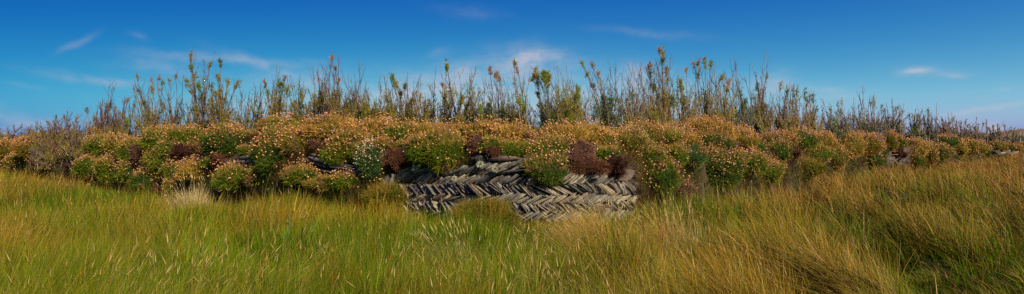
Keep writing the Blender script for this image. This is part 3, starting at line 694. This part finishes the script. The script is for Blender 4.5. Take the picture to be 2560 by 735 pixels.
rng = np.random.default_rng(77); n = 6000; t = rng.uniform(-120, 2600, n); uu = rng.random(n) ** .35; zt = ztop(t) - .10; z = zt * np.minimum(uu * 1.15, 1)
s = prof(z, zt) + np.maximum(uu * 1.15 - 1, 0) * 2; nx, ny = nrm(t); D = Dp(t); arc = t * D * .0012; q = rng.uniform(.10, .19, n)
v = np.stack([(t - 1280) / F * D - nx * (s - q), D - ny * (s - q), z + .03], -1); jx, jy = proj(v)
keep = (~bare(jx, jy)) & (rng.random(n) < np.clip((fbm(arc * 1.6, z * 3, 44) - .34) * 3.5, 0, 1)) & (jy < 470); v = v[keep]; D = D[keep]; n = len(v)
r = np.maximum(.0095, .00095 * D)[:, None, None] * rng.uniform(.75, 1.2, (n, 1, 1))
hc = np.repeat(np.array([.57, .30, .12]) * rng.uniform(.5, 1.3, (n, 1)), 12, axis=0)
p1 = v; p0 = v - np.stack([np.zeros(n), -np.full(n, .06), np.full(n, .07)], -1); sd = np.array([1., 0, 0]) * np.maximum(.0016, .0004 * D)[:, None]
sv = np.stack([p0 - sd, p0 + sd, p1], 1).reshape(-1, 3); sc = np.tile(np.array([.28, .17, .07]), (len(sv), 1))
hv = (v[:, None] + ICO_V[None] * r * np.array([1, 1, .8])).reshape(-1, 3); hf = (ICO_F[None] + (np.arange(n) * 12)[:, None, None]).reshape(-1, 3)
stuff(mk('thrift_heads', np.concatenate([hv, sv]), np.concatenate([hf, np.arange(len(sv)).reshape(-1, 3) + len(hv)]), MH, np.concatenate([hc, sc])), 'scattered peach seed heads of thrift rising from the turf between the cushions', 'flower heads')

# ---------------------------------------------------------------- grass tussocks standing out of the meadow
def tussock(label, x, y, r, H, n, cb, ct, seed, lean0=(0, 0), spread=.6, nst=0, name='grass_tussock'):
    rg = np.random.default_rng(seed); d = (EYE - .12) * F / (y - HZ); p = pt(x, y, d); z0 = float(ground_z(p[0], p[1])); R_ = r / F * d
    root = thing(name, label, 'tussock', (p[0], p[1], z0))
    q = rg.normal(0, .45, (n, 2)); X = p[0] + q[:, 0] * R_; Y = p[1] + q[:, 1] * R_
    lean = q * spread + np.array(lean0) + rg.normal(0, .15, (n, 2)); lm = np.linalg.norm(lean, axis=1, keepdims=True); lean /= np.maximum(1, lm / .95)
    mixc = rg.uniform(.7, 1.25, (n, 1))
    v, f, c = blades(rg, np.stack([X, Y, ground_z(X, Y) - .01], -1), H * rg.uniform(.55, 1.1, n), lean, np.full(n, max(.003, .0009 * d)) * rg.uniform(.7, 1.3, n), np.array(cb) * mixc, np.array(ct) * mixc)
    mk('blades', v, f, MG, c, root, np.array([p[0], p[1], z0]))
    if nst:
        q = rg.normal(0, .45, (nst, 2)); X = p[0] + q[:, 0] * R_; Y = p[1] + q[:, 1] * R_
        v, f, c = stalks(rg, X, Y, ground_z(X, Y), H * rg.uniform(1.0, 1.35, nst), q * spread * .8 + np.array(lean0) + rg.normal(0, .1, (nst, 2)), col=STRAW * 1.05)
        mk('seed_stalks', v, f, MG, c, root, np.array([p[0], p[1], z0]))
tussock('pale dry tussock with bleached stalks in front of the left cushions', 484, 545, 62, .44, 900, (.46, .33, .15), (.66, .52, .26), 601, spread=.9, nst=60)
tussock('straw tangle of bent dead stems left of the white flowering plant', 830, 520, 60, .42, 420, (.42, .33, .13), (.70, .56, .26), 602, (.1, 0), 1.2, 30)
tussock('clump of upright pale seed stalks below the white flowering plant', 948, 560, 46, .40, 500, (.18, .18, .03), (.50, .36, .12), 603, (-.1, 0), .6, 90)
tussock('tall golden orange tussock leaning left in the middle foreground', 1500, 690, 120, .44, 3000, (.22, .17, .03), (.62, .36, .10), 604, (-.35, -.1), .4, 130)
tussock('golden tussock below the right half of the herringbone', 1640, 650, 80, .38, 1600, (.17, .15, .03), (.56, .32, .10), 605, (-.35, -.1), .4, 70)
tussock('pale stalked tussock right of the tall golden one, in the foreground', 1740, 690, 60, .40, 900, (.15, .15, .03), (.48, .32, .12), 606, (-.3, -.1), .4, 60)
tussock('spiky straw tussock at the bottom, left of the tall golden one', 1150, 720, 60, .42, 900, (.13, .16, .03), (.52, .38, .15), 607, (-.25, -.1), .5, 70)
tussock('straw topped grass clump under the low thrift right of the slab stack', 700, 500, 70, .36, 1500, (.20, .20, .03), (.56, .42, .14), 608, (.1, 0), .7, 60)
def leafy(label, x, y, n, L, w, col, seed, fl=0):
    rg = np.random.default_rng(seed); d = (EYE - .25) * F / (y - HZ); p = pt(x, y, d); z0 = float(ground_z(p[0], p[1]))
    root = thing('leafy_weed', label, 'weed', (p[0], p[1], z0))
    lean = rg.normal(0, .35, (n, 2)); X = np.full(n, p[0]) + rg.normal(0, .04, n); Y = np.full(n, p[1]) + rg.normal(0, .04, n)
    v, f, c = blades(rg, np.stack([X, Y, np.full(n, z0)], -1), L * rg.uniform(.8, 1.15, n), lean, np.full(n, w), np.tile(np.array(col), (n, 1)), np.tile(np.array(col) * 1.2, (n, 1)), segs=4)
    mk('leaves', v, f, MG, c, root, np.array([p[0], p[1], z0]))
    if fl:
        X = np.full(fl, p[0]) + rg.normal(0, .05, fl); Y = np.full(fl, p[1]) + rg.normal(0, .05, fl)
        v, f, c = stalks(rg, X, Y, np.full(fl, z0), L * rg.uniform(1.1, 1.5, fl), rg.normal(0, .15, (fl, 2)), hw=.003, col=np.array([.22, .13, .10]))
        mk('flower_stalks', v, f, MG, c, root, np.array([p[0], p[1], z0]))
leafy('broad leaved weed with brown seed stalks in the green grass, lower left of centre', 735, 630, 9, .42, .028, (.10, .19, .04), 701, 2)
leafy('pale stemmed weed behind the broad leaved one', 678, 590, 7, .44, .016, (.20, .24, .06), 702, 2)
leafy('small bright leafy weed at the foot of the largest right cushion', 1858, 508, 22, .30, .020, (.16, .24, .04), 703)
leafy('lone bright leafy weed in the windblown grass on the right', 2362, 590, 9, .40, .020, (.18, .26, .04), 704)
leafy('weed with dark purple heads in the grass left of the bottom straw tussock', 1040, 620, 8, .42, .014, (.11, .16, .05), 705, 6)

# ---------------------------------------------------------------- tamarisk shrubs
def tube(pts, r, sides=3):
    pts = np.asarray(pts); n = len(pts); tg = np.gradient(pts, axis=0); tg /= np.linalg.norm(tg, axis=1, keepdims=True) + 1e-9
    a = np.cross(tg, np.array([0, 1., .1])); a /= np.linalg.norm(a, axis=1, keepdims=True) + 1e-9; b = np.cross(tg, a)
    an = np.arange(sides) * 2 * math.pi / sides
    v = (pts[:, None] + (a[:, None] * np.cos(an)[None, :, None] + b[:, None] * np.sin(an)[None, :, None]) * np.asarray(r)[:, None, None]).reshape(-1, 3)
    f = []
    for k in range(n - 1):
        for s in range(sides):
            p0, p1 = k * sides + s, k * sides + (s + 1) % sides
            f += [(p0, p1, p1 + sides), (p0, p1 + sides, p0 + sides)]
    return v, np.array(f)
BARK = [np.array([.16, .10, .075]), np.array([.24, .17, .13]), np.array([.19, .085, .070]), np.array([.12, .08, .065]), np.array([.34, .26, .20])]
TUFT = {'g': ([.090, .135, .008], [.22, .25, .02]), 'o': ([.14, .135, .010], [.32, .23, .025]), 'b': ([.20, .10, .05], [.34, .18, .08]), 'd': ([.05, .08, .02], [.10, .13, .03]), 'r': ([.34, .15, .05], [.50, .24, .08])}
LEAN_R = np.random.default_rng(99)
def shrub(label, xb, yb, ytop, hw, nst, leaf, tufts, back=.75, seed=0, lean=0, hue='o', dens=1.0, red=.3, bushy=.5):
    rg = np.random.default_rng(2000 + seed); lean = lean + float(LEAN_R.normal(-3, 13)); hsc = float(LEAN_R.uniform(.0, .22)); ytop_ = ytop + (yb - ytop) * hsc
    nx, ny = nrm(xb); rn = max(.55, -((xb - 1280) / F * float(nx) + float(ny)))
    d = float(Dp(xb)) + back / rn; B = pt(xb, yb, d); m = d / F; px = d / 610
    if back > .3: B[2] = float(ztop(xb)) - .14
    root = thing('tamarisk_shrub', label, 'shrub', tuple(B), 'tamarisk shrubs along the top of the hedge')
    tips = [(tx, ty, k) for (tx, ty, _, k) in [(t[0], t[1], t[2], t) for t in tufts]]
    specs = [(tx, ty, True) for (tx, ty, _) in tips]
    for _ in range(int(nst * (1.15 if xb > 300 else 2.0))):
        u = rg.uniform(-1, 1); hgt = rg.random() ** 1.5
        specs.append((xb + lean * (.3 + hgt) + u * hw * 1.4 + (-12 * hgt if 1180 < xb < 1900 else 0), ytop_ + (yb - ytop_) * (.02 + .62 * (1 - hgt) + .10 * abs(u)), False))
    wl = -14 if 1180 < xb < 1900 else 0
    for _ in range(3): specs.append((xb + wl + rg.uniform(-1, 1) * hw * 1.5, ytop - (yb - ytop) * rg.uniform(-.12, .12), False))
    for _ in range(int(nst * (.4 + bushy))):
        u = rg.uniform(-1, 1); specs.append((xb + u * hw * 1.3, yb - (yb - ytop) * rg.uniform(.14, .42), False))
    segpts = []          # places where leaves can sit: point, tangent, height share
    hx = (yb - ytop) * m; tl = []
    for k, (tx, ty, istuft) in enumerate(specs):
        dd = d + rg.uniform(-.25, .25) * (1 if not istuft else .6)
        T = pt(tx, ty, dd); b0 = B + np.array([rg.normal(0, .03) + (tx - xb) * m * (.22 if istuft else rg.uniform(-.25, .95)), rg.uniform(-.15, .15), rg.uniform(-.05, .05)])
        H = np.linalg.norm(T - b0); mid = b0 * .5 + T * .5 + np.array([-(T[0] - b0[0]) * .18 + rg.normal(0, .04) * H, rg.normal(0, .03), .04 * H])
        s = np.linspace(0, 1, 9)[:, None]; line = b0 * (1 - s) ** 2 + 2 * mid * s * (1 - s) + T * s * s
        line = line + np.cumsum(rg.normal(0, .012, (9, 3)), 0) * H * (s > 0) * (1 - s * .9)
        r0 = rg.uniform(.0055, .011) if istuft else rg.uniform(.003, .0065)
        rad = np.maximum(r0 * (1 - s[:, 0] * .75), .38 * px * (1 - .5 * s[:, 0]))
        col = BARK[rg.choice([2, 0, 2])] if rg.random() < red else BARK[rg.choice([0, 1, 3, 4], p=[.4, .28, .12, .20])]
        vs, fs, cs, nn = [], [], [], 0
        v, f = tube(line, rad, 4 if istuft else 3); vs.append(v); fs.append(f); cs.append(np.tile(col, (len(v), 1))); nn += len(v)
        # side shoots
        nt_ = int((9 if istuft else 6) * dens * rg.uniform(.7, 1.3)) if H > .12 else 2
        for _ in range(nt_):
            a = rg.uniform(.18, .97); i0 = min(7, int(a * 8)); fr = a * 8 - i0; p0 = line[i0] * (1 - fr) + line[i0 + 1] * fr
            tg = line[i0 + 1] - line[i0]; tg /= np.linalg.norm(tg) + 1e-9
            dr = tg + rg.normal(0, 1, 3) * np.array([.42, .35, .15]) + np.array([0, 0, .25]); dr /= np.linalg.norm(dr)
            l = H * rg.uniform(.10, .36) * (1.1 - a * .6); pts = np.array([p0, p0 + dr * l * .5 + rg.normal(0, .015, 3) * l * 3, p0 + dr * l + np.array([0, 0, .12 * l])])
            rr_ = np.maximum(np.array([.0024, .0018, .001]), np.array([.22, .18, .10]) * px)
            v, f = tube(pts, rr_, 3); vs.append(v); fs.append(f + nn); cs.append(np.tile(col * .95, (len(v), 1))); nn += len(v)
            for q in np.linspace(.15, 1, 6): segpts.append((pts[0] * (1 - q) + pts[2] * q, dr, (a + q * .15)))
        for q in np.linspace(.1, .9, 10): i0 = int(q * 8); segpts.append((line[i0], np.array([0, 0, 1.]), q))
        if istuft: tl.append(line)
        mk('stem', np.concatenate(vs), np.concatenate(fs), MW, np.concatenate(cs), root, B)
    P0 = np.array([s[0] for s in segpts]); T0 = np.array([s[1] for s in segpts]); A0 = np.array([s[2] for s in segpts])
    # feathery leaves: thickest low in the shrub, thin higher up
    w = np.clip(1.0 - A0 * (1.5 - .4 * bushy), .03, 1) * np.clip(fbm(P0[:, 0] * 5, P0[:, 2] * 5, seed, 2) * 2.2 - .45, .03, 1.2)
    nl = int(leaf * 2300 * np.clip(.6 * (6.5 / d) ** .6, .2, 1) * np.clip(len(specs) / 18, .5, 1.6))
    vs, cs = [], []
    def needles(p, dr, L, wd, lo, hi):
        n = len(p); sd = np.cross(dr, np.array([.1, -1, .2])); sd /= np.linalg.norm(sd, axis=1, keepdims=True) + 1e-9
        vs.append(np.stack([p - sd * wd, p + sd * wd, p + dr * L], 1).reshape(-1, 3))
        mm = np.clip(rg.normal(.45, .3, (n, 1)), 0, 1); cs.append(np.repeat((np.array(lo) * (1 - mm) + np.array(hi) * mm), 3, axis=0))
    if nl > 0:
        idx = rg.choice(len(P0), nl, p=w / w.sum())
        dr = T0[idx] + rg.normal(0, .5, (nl, 3)) + np.array([0, 0, .3]); dr /= np.linalg.norm(dr, axis=1, keepdims=True)
        needles(P0[idx] + rg.normal(0, .012, (nl, 3)), dr, rg.uniform(.018, .045, (nl, 1)) * (1 + .04 * d), max(.0018, .30 * px), *TUFT[hue])
    for (tx, ty, tr, hu), ln in zip(tufts, tl):
        nq = int(np.clip(tr * tr * 1.5, 50, 450) * np.clip(7 / d, .4, 1)); 
        dr = rg.normal(0, 1, (nq, 3)) + np.array([0, 0, .2]); dr /= np.linalg.norm(dr, axis=1, keepdims=True)
        sub = rg.normal(0, .5, (5, 3)) * tr * m; ci = rg.integers(0, 5, nq)
        off = sub[ci] * np.array([.8, .8, 1.7]) + rg.normal(0, .22, (nq, 3)) * tr * m; off[:, 2] -= .35 * tr * m
        a_ = 1 - rg.random(nq) ** 1.6 * min(.5, 2.6 * tr * m / (np.linalg.norm(ln[-1] - ln[0]) + .01)); i_0 = np.minimum(7, (a_ * 8).astype(int)); fr_ = (a_ * 8 - i_0)[:, None]
        along = ln[i_0] * (1 - fr_) + ln[i_0 + 1] * fr_; use = rg.random((nq, 1)) < .55
        tgd = ln[-1] - ln[-3]; tgd /= np.linalg.norm(tgd) + 1e-9
        pos = np.where(use, along + rg.normal(0, .22, (nq, 3)) * tr * m, ln[-1] + off * .8); dr = dr * .7 + tgd * .7; dr /= np.linalg.norm(dr, axis=1, keepdims=True)
        needles(pos, dr, rg.uniform(.02, .05, (nq, 1)) * (1 + .03 * d), max(.0018, .30 * px), *TUFT[hu])
    if vs:
        v = np.concatenate(vs); mk('foliage', v, np.arange(len(v)).reshape(-1, 3), ML, np.concatenate(cs), root, B)
SH = [ # label, xb, yb, ytop, hw, nst, leaf, tufts, kwargs
 ('low reddish shrub at the left edge, on the skyline', 22, 352, 312, 34, 16, .5, [(50,318,5,'d'),(6,338,6,'o')], dict(red=.6)),
 ('low shrub on the skyline, second from the left edge', 78, 350, 312, 30, 14, .5, [(92,320,4,'d')], dict(red=.6)),
 ('reddish thicket shrub leftmost above the leaning grey one', 122, 356, 296, 34, 26, .8, [(118,303,4,'o'),(140,292,5,'d')], dict(red=.7, bushy=.8)),
 ('reddish olive thicket shrub with a round tip behind the leaning grey one', 165, 352, 285, 34, 26, 1.0, [(160,290,6,'o'),(193,292,6,'o')], dict(red=.6, bushy=.8)),
 ('grey shrub leaning out of the hedge down to the grass on the left', 132, 418, 318, 44, 26, .8, [], dict(back=.05, red=.25, bushy=.4)),
 ('grey green shrub spreading over the dark slabs on the left', 200, 392, 290, 44, 26, .9, [(215,272,6,'d')], dict(back=.12, red=.3, bushy=.5)),
 ('dark purple shrub with one spire left of the dead grey stems', 252, 345, 262, 30, 22, .6, [(236,296,8,'o')], dict(red=.6)),
 ('shrub with a tall bare spire and a single orange tuft', 276, 340, 222, 28, 22, .6, [(275,262,7,'d'),(287,268,5,'b')], dict(red=.3)),
 ('shrub with a rounded green ball low in its stems', 318, 340, 258, 26, 16, .6, [(322,306,12,'g'),(319,248,5,'b'),(336,262,6,'o')], dict(red=.4)),
 ('tall shrub with dark forked crown and thin tip, left of the open gap', 372, 335, 205, 34, 22, 1.1, [(343,190,5,'o'),(348,222,7,'d'),(380,221,8,'o'),(378,200,5,'b'),(397,193,5,'b'),(405,208,8,'g'),(362,255,9,'d'),(372,280,10,'d'),(388,300,9,'o'),(408,268,8,'o')], dict(red=.3)),
 ('nearly bare reddish shrub between the two tallest on the left', 432, 330, 205, 26, 16, .35, [(423,200,5,'o'),(438,190,4,'b')], dict(red=.5)),
 ('tallest shrub on the left, with many olive tufts up its stem', 498, 345, 150, 36, 22, 1.4, [(478,140,8,'o'),(480,165,8,'g'),(485,188,8,'o'),(468,202,10,'o'),(496,210,10,'g'),(526,160,7,'o'),(480,230,10,'d'),(505,240,12,'d'),(488,270,12,'o')], dict(bushy=.8)),
 ('tall shrub with a dark ball at the tip, right beside the tallest left one', 545, 330, 185, 34, 22, 1.2, [(550,152,8,'d'),(547,190,7,'o'),(572,205,8,'o'),(539,232,10,'o'),(594,205,9,'o'),(560,250,10,'d'),(530,215,6,'d')], dict(bushy=.6, red=.4)),
 ('tangle of pale dead stems above the slab stack', 606, 338, 225, 30, 16, .25, [(600,300,9,'o')], dict(red=.2)),
 ('thin bare shrub above the left shoulder of the highest cushion', 642, 318, 212, 22, 12, .6, [(645,290,9,'o')], dict(red=.3)),
 ('shrub with two green tufts like horns above the highest cushion', 690, 305, 185, 24, 12, 1.0, [(662,208,7,'b'),(668,230,6,'g'),(700,210,11,'g'),(711,194,6,'b'),(716,222,8,'g'),(690,265,10,'d')], dict(red=.3)),
 ('slender bare shrub leaning left beyond the highest cushion', 757, 305, 195, 24, 14, .7, [(752,268,8,'d')], dict(red=.4, lean=-14)),
 ('bare twiggy shrub left of the red tipped spire', 795, 302, 180, 24, 18, .8, [(806,250,7,'d'),(792,270,8,'o')], dict(red=.4, lean=-16)),
 ('bare shrub with a red tipped spire above all others near it', 842, 300, 150, 26, 20, .6, [(832,142,4,'r'),(838,170,3,'b'),(846,200,4,'b')], dict(red=.7)),
 ('bare fan of grey stems right of the red tipped spire', 882, 300, 160, 26, 22, .7, [(874,255,7,'d')], dict(red=.4)),
 ('low bushy green shrub in the dip left of the wide gap', 920, 308, 220, 24, 14, 1.7, [(918,285,16,'g'),(910,262,9,'o'),(932,280,12,'g')], dict(bushy=1)),
 ('bushy shrub with bare red shoots right of the wide gap', 972, 305, 195, 20, 14, 1.1, [(975,275,12,'g'),(968,250,8,'d')], dict(red=.5)),
 ('shrub with a green arm reaching up to the left above centre', 1018, 303, 185, 26, 18, .9, [(981,196,9,'g'),(990,212,8,'o'),(1002,232,8,'o'),(1012,215,6,'d'),(1032,250,9,'o')], dict(red=.4)),
 ('bare shrub of thin red shoots above the golden crown', 1062, 306, 195, 24, 16, .9, [(1068,280,10,'g')], dict(red=.6)),
 ('straight shrub with a small olive ball halfway up', 1118, 306, 170, 20, 12, 1.2, [(1128,227,7,'o'),(1105,212,4,'b'),(1112,240,7,'g'),(1122,265,9,'g')], dict(red=.3)),
 ('shrub whose single green plume sticks out highest left of centre', 1160, 308, 178, 22, 12, 1.2, [(1117,164,8,'g'),(1155,245,9,'o'),(1168,265,10,'o')], dict(red=.3)),
 ('low blue green shrub right of the highest plume', 1208, 306, 200, 26, 18, 1.4, [(1222,265,10,'d'),(1200,275,10,'g')], dict(red=.2, hue='d')),
 ('bare stemmed shrub with a curled brown plume', 1256, 308, 190, 24, 16, 1.0, [(1226,172,7,'b'),(1238,185,7,'b'),(1248,196,6,'b'),(1258,285,10,'d')], dict(red=.3)),
 ('narrow shrub with an ochre tip, left of the big olive ball', 1308, 318, 175, 24, 20, 1.0, [(1287,158,6,'o'),(1292,175,5,'b'),(1297,250,8,'g'),(1310,270,9,'g')], dict(red=.3, lean=-14)),
 ('shrub carrying the big olive green ball leaning left', 1376, 312, 180, 30, 18, 1.0, [(1340,188,15,'o'),(1358,186,14,'g'),(1372,196,10,'o'),(1345,235,6,'d'),(1352,262,8,'d')], dict(red=.2, lean=-16, hue='d')),
 ('dense bright green bush with bare tips right of the big olive ball', 1422, 310, 170, 28, 22, 2.0, [(1412,262,16,'g'),(1425,250,12,'g'),(1420,285,16,'g'),(1445,222,8,'g'),(1446,240,8,'g')], dict(red=.3, bushy=1)),
 ('thin bare shrub right of the dense bright bush', 1462, 306, 200, 20, 12, .6, [(1450,275,10,'o')], dict(red=.4)),
 ('dark many stemmed shrub with one long arm reaching left', 1520, 322, 175, 32, 26, 1.4, [(1455,162,5,'g'),(1468,185,6,'g'),(1482,212,7,'d'),(1480,160,5,'b'),(1495,182,5,'b'),(1510,245,10,'d'),(1530,250,9,'d')], dict(red=.3, hue='d', lean=-16)),
 ('twiggy shrub of straight bare shoots left of the tallest right pair', 1578, 310, 150, 28, 28, 1.0, [(1585,240,9,'d'),(1570,270,10,'d')], dict(red=.4)),
 ('shrub with a shaggy orange brown top left of the highest green tip', 1640, 312, 160, 24, 22, 1.3, [(1623,164,10,'b'),(1625,185,6,'d'),(1634,215,9,'d'),(1645,245,10,'d')], dict(red=.3, lean=-8)),
 ('tallest shrub of all, green tipped, on the right half', 1672, 308, 135, 22, 18, 1.3, [(1648,126,8,'b'),(1657,133,8,'g'),(1655,150,7,'d'),(1666,172,7,'b'),(1668,200,6,'o'),(1680,245,10,'d')], dict(red=.4)),
 ('shrub with an olive ball and a brown bead, right of the tallest', 1712, 305, 180, 20, 16, 1.2, [(1714,173,6,'r'),(1703,203,10,'o'),(1706,220,7,'g'),(1708,250,9,'d')], dict(red=.4)),
 ('shrub crowned with curling tufts on a forked trunk, right of the tallest', 1762, 298, 165, 28, 20, 1.2, [(1734,160,6,'b'),(1745,157,8,'b'),(1760,151,9,'g'),(1776,160,8,'g'),(1803,194,8,'o'),(1745,185,6,'d'),(1765,240,12,'d'),(1770,260,12,'d')], dict(red=.3)),
 ('leaning shrub with an ochre tuft behind the domed crown', 1812, 302, 190, 22, 16, 1.2, [(1820,208,9,'r'),(1818,222,7,'o'),(1812,250,9,'g')], dict(red=.3)),
 ('bare topped shrub bending left right of the domed crown', 1862, 325, 150, 26, 20, 1.2, [(1850,230,8,'d'),(1862,252,9,'d')], dict(red=.3, lean=-22, hue='d')),
 ('spired dark shrub with a small green bead on its right shoot', 1908, 332, 150, 26, 24, 1.6, [(1892,214,8,'d'),(1917,188,5,'g'),(1898,235,9,'b'),(1900,258,12,'o'),(1912,262,10,'d'),(1888,290,16,'d')], dict(red=.3, lean=-8, bushy=.8)),
 ('shrub with an ochre plume, second right of the spired dark one', 1958, 328, 200, 26, 24, 1.1, [(1952,212,7,'o'),(1968,228,7,'d'),(1960,275,10,'d')], dict(red=.4)),
 ('shrub with rust and green plumes side by side', 1992, 326, 215, 22, 18, 1.0, [(1983,222,7,'b'),(1992,228,7,'g'),(1985,240,6,'o')], dict(red=.4)),
 ('twin plumed shrub forking above the bald red mat', 2032, 328, 225, 22, 16, 1.1, [(2012,232,10,'g'),(2016,245,7,'g'),(2033,236,8,'d'),(2040,275,9,'d')], dict(red=.3)),
 ('low spreading olive shrub right of the twin plumed one', 2078, 338, 255, 28, 24, 1.5, [(2075,275,7,'o'),(2088,300,12,'g')], dict(red=.3, hue='d')),
 ('shrub with two little brown plumes on thin stems', 2118, 338, 262, 26, 24, 1.2, [(2095,258,5,'b'),(2105,252,6,'b'),(2100,275,5,'o')], dict(red=.3, hue='d')),
 ('shrub with a dark green ball beside its stems on the right', 2152, 335, 240, 24, 22, 1.2, [(2137,291,9,'g'),(2162,302,8,'g')], dict(red=.3, hue='d')),
 ('tall shrub with an ochre crown flag on the far right half', 2182, 335, 230, 26, 26, 1.2, [(2187,251,9,'o'),(2176,255,6,'b'),(2204,266,6,'d')], dict(red=.3, hue='d')),
 ('shrub with two dark beads on top above the far herringbone patch', 2232, 338, 250, 24, 24, 1.2, [(2233,267,6,'d'),(2245,268,5,'d'),(2220,292,7,'o')], dict(red=.3, hue='d')),
 ('gnarled shrub with a green clump leaning over the far herringbone patch', 2284, 352, 275, 26, 26, 1.6, [(2282,290,8,'o'),(2272,286,6,'d'),(2286,308,12,'g'),(2283,322,12,'g'),(2297,288,6,'d')], dict(red=.3, hue='d')),
 ('shrub with one small plume, first right of the gnarled one', 2322, 345, 272, 24, 26, 1.1, [(2320,276,5,'d'),(2312,298,6,'o')], dict(red=.4, hue='d')),
 ('dense purplish shrub with many bare tips, second right of the gnarled one', 2362, 345, 284, 28, 34, 1.1, [(2355,300,6,'o'),(2380,302,5,'o')], dict(red=.5, hue='d')),
 ('low shrub with a leaning green plume on the far right', 2408, 350, 298, 26, 30, 1.1, [(2415,300,5,'o'),(2402,308,5,'d'),(2420,312,5,'o')], dict(red=.4, hue='d')),
 ('low shrub with two dark beads on the far right', 2448, 352, 302, 24, 30, 1.1, [(2446,310,5,'d'),(2458,309,4,'d'),(2438,318,4,'d')], dict(red=.4, hue='d')),
 ('dark low shrub before the last one', 2486, 356, 308, 24, 30, 1.2, [(2481,317,4,'d'),(2495,312,5,'d'),(2472,320,4,'o')], dict(red=.4, hue='d')),
 ('last low shrub at the far right end of the hedge', 2518, 360, 318, 24, 30, 1.2, [(2511,315,5,'d'),(2525,320,5,'d')], dict(red=.4, hue='d')),
]
for i_, (lab, xb, yb, yt, hw, ns, lf, tf, kw) in enumerate(SH):
    shrub(lab, xb, yb, yt, hw, ns, lf, tf, seed=i_, **kw)
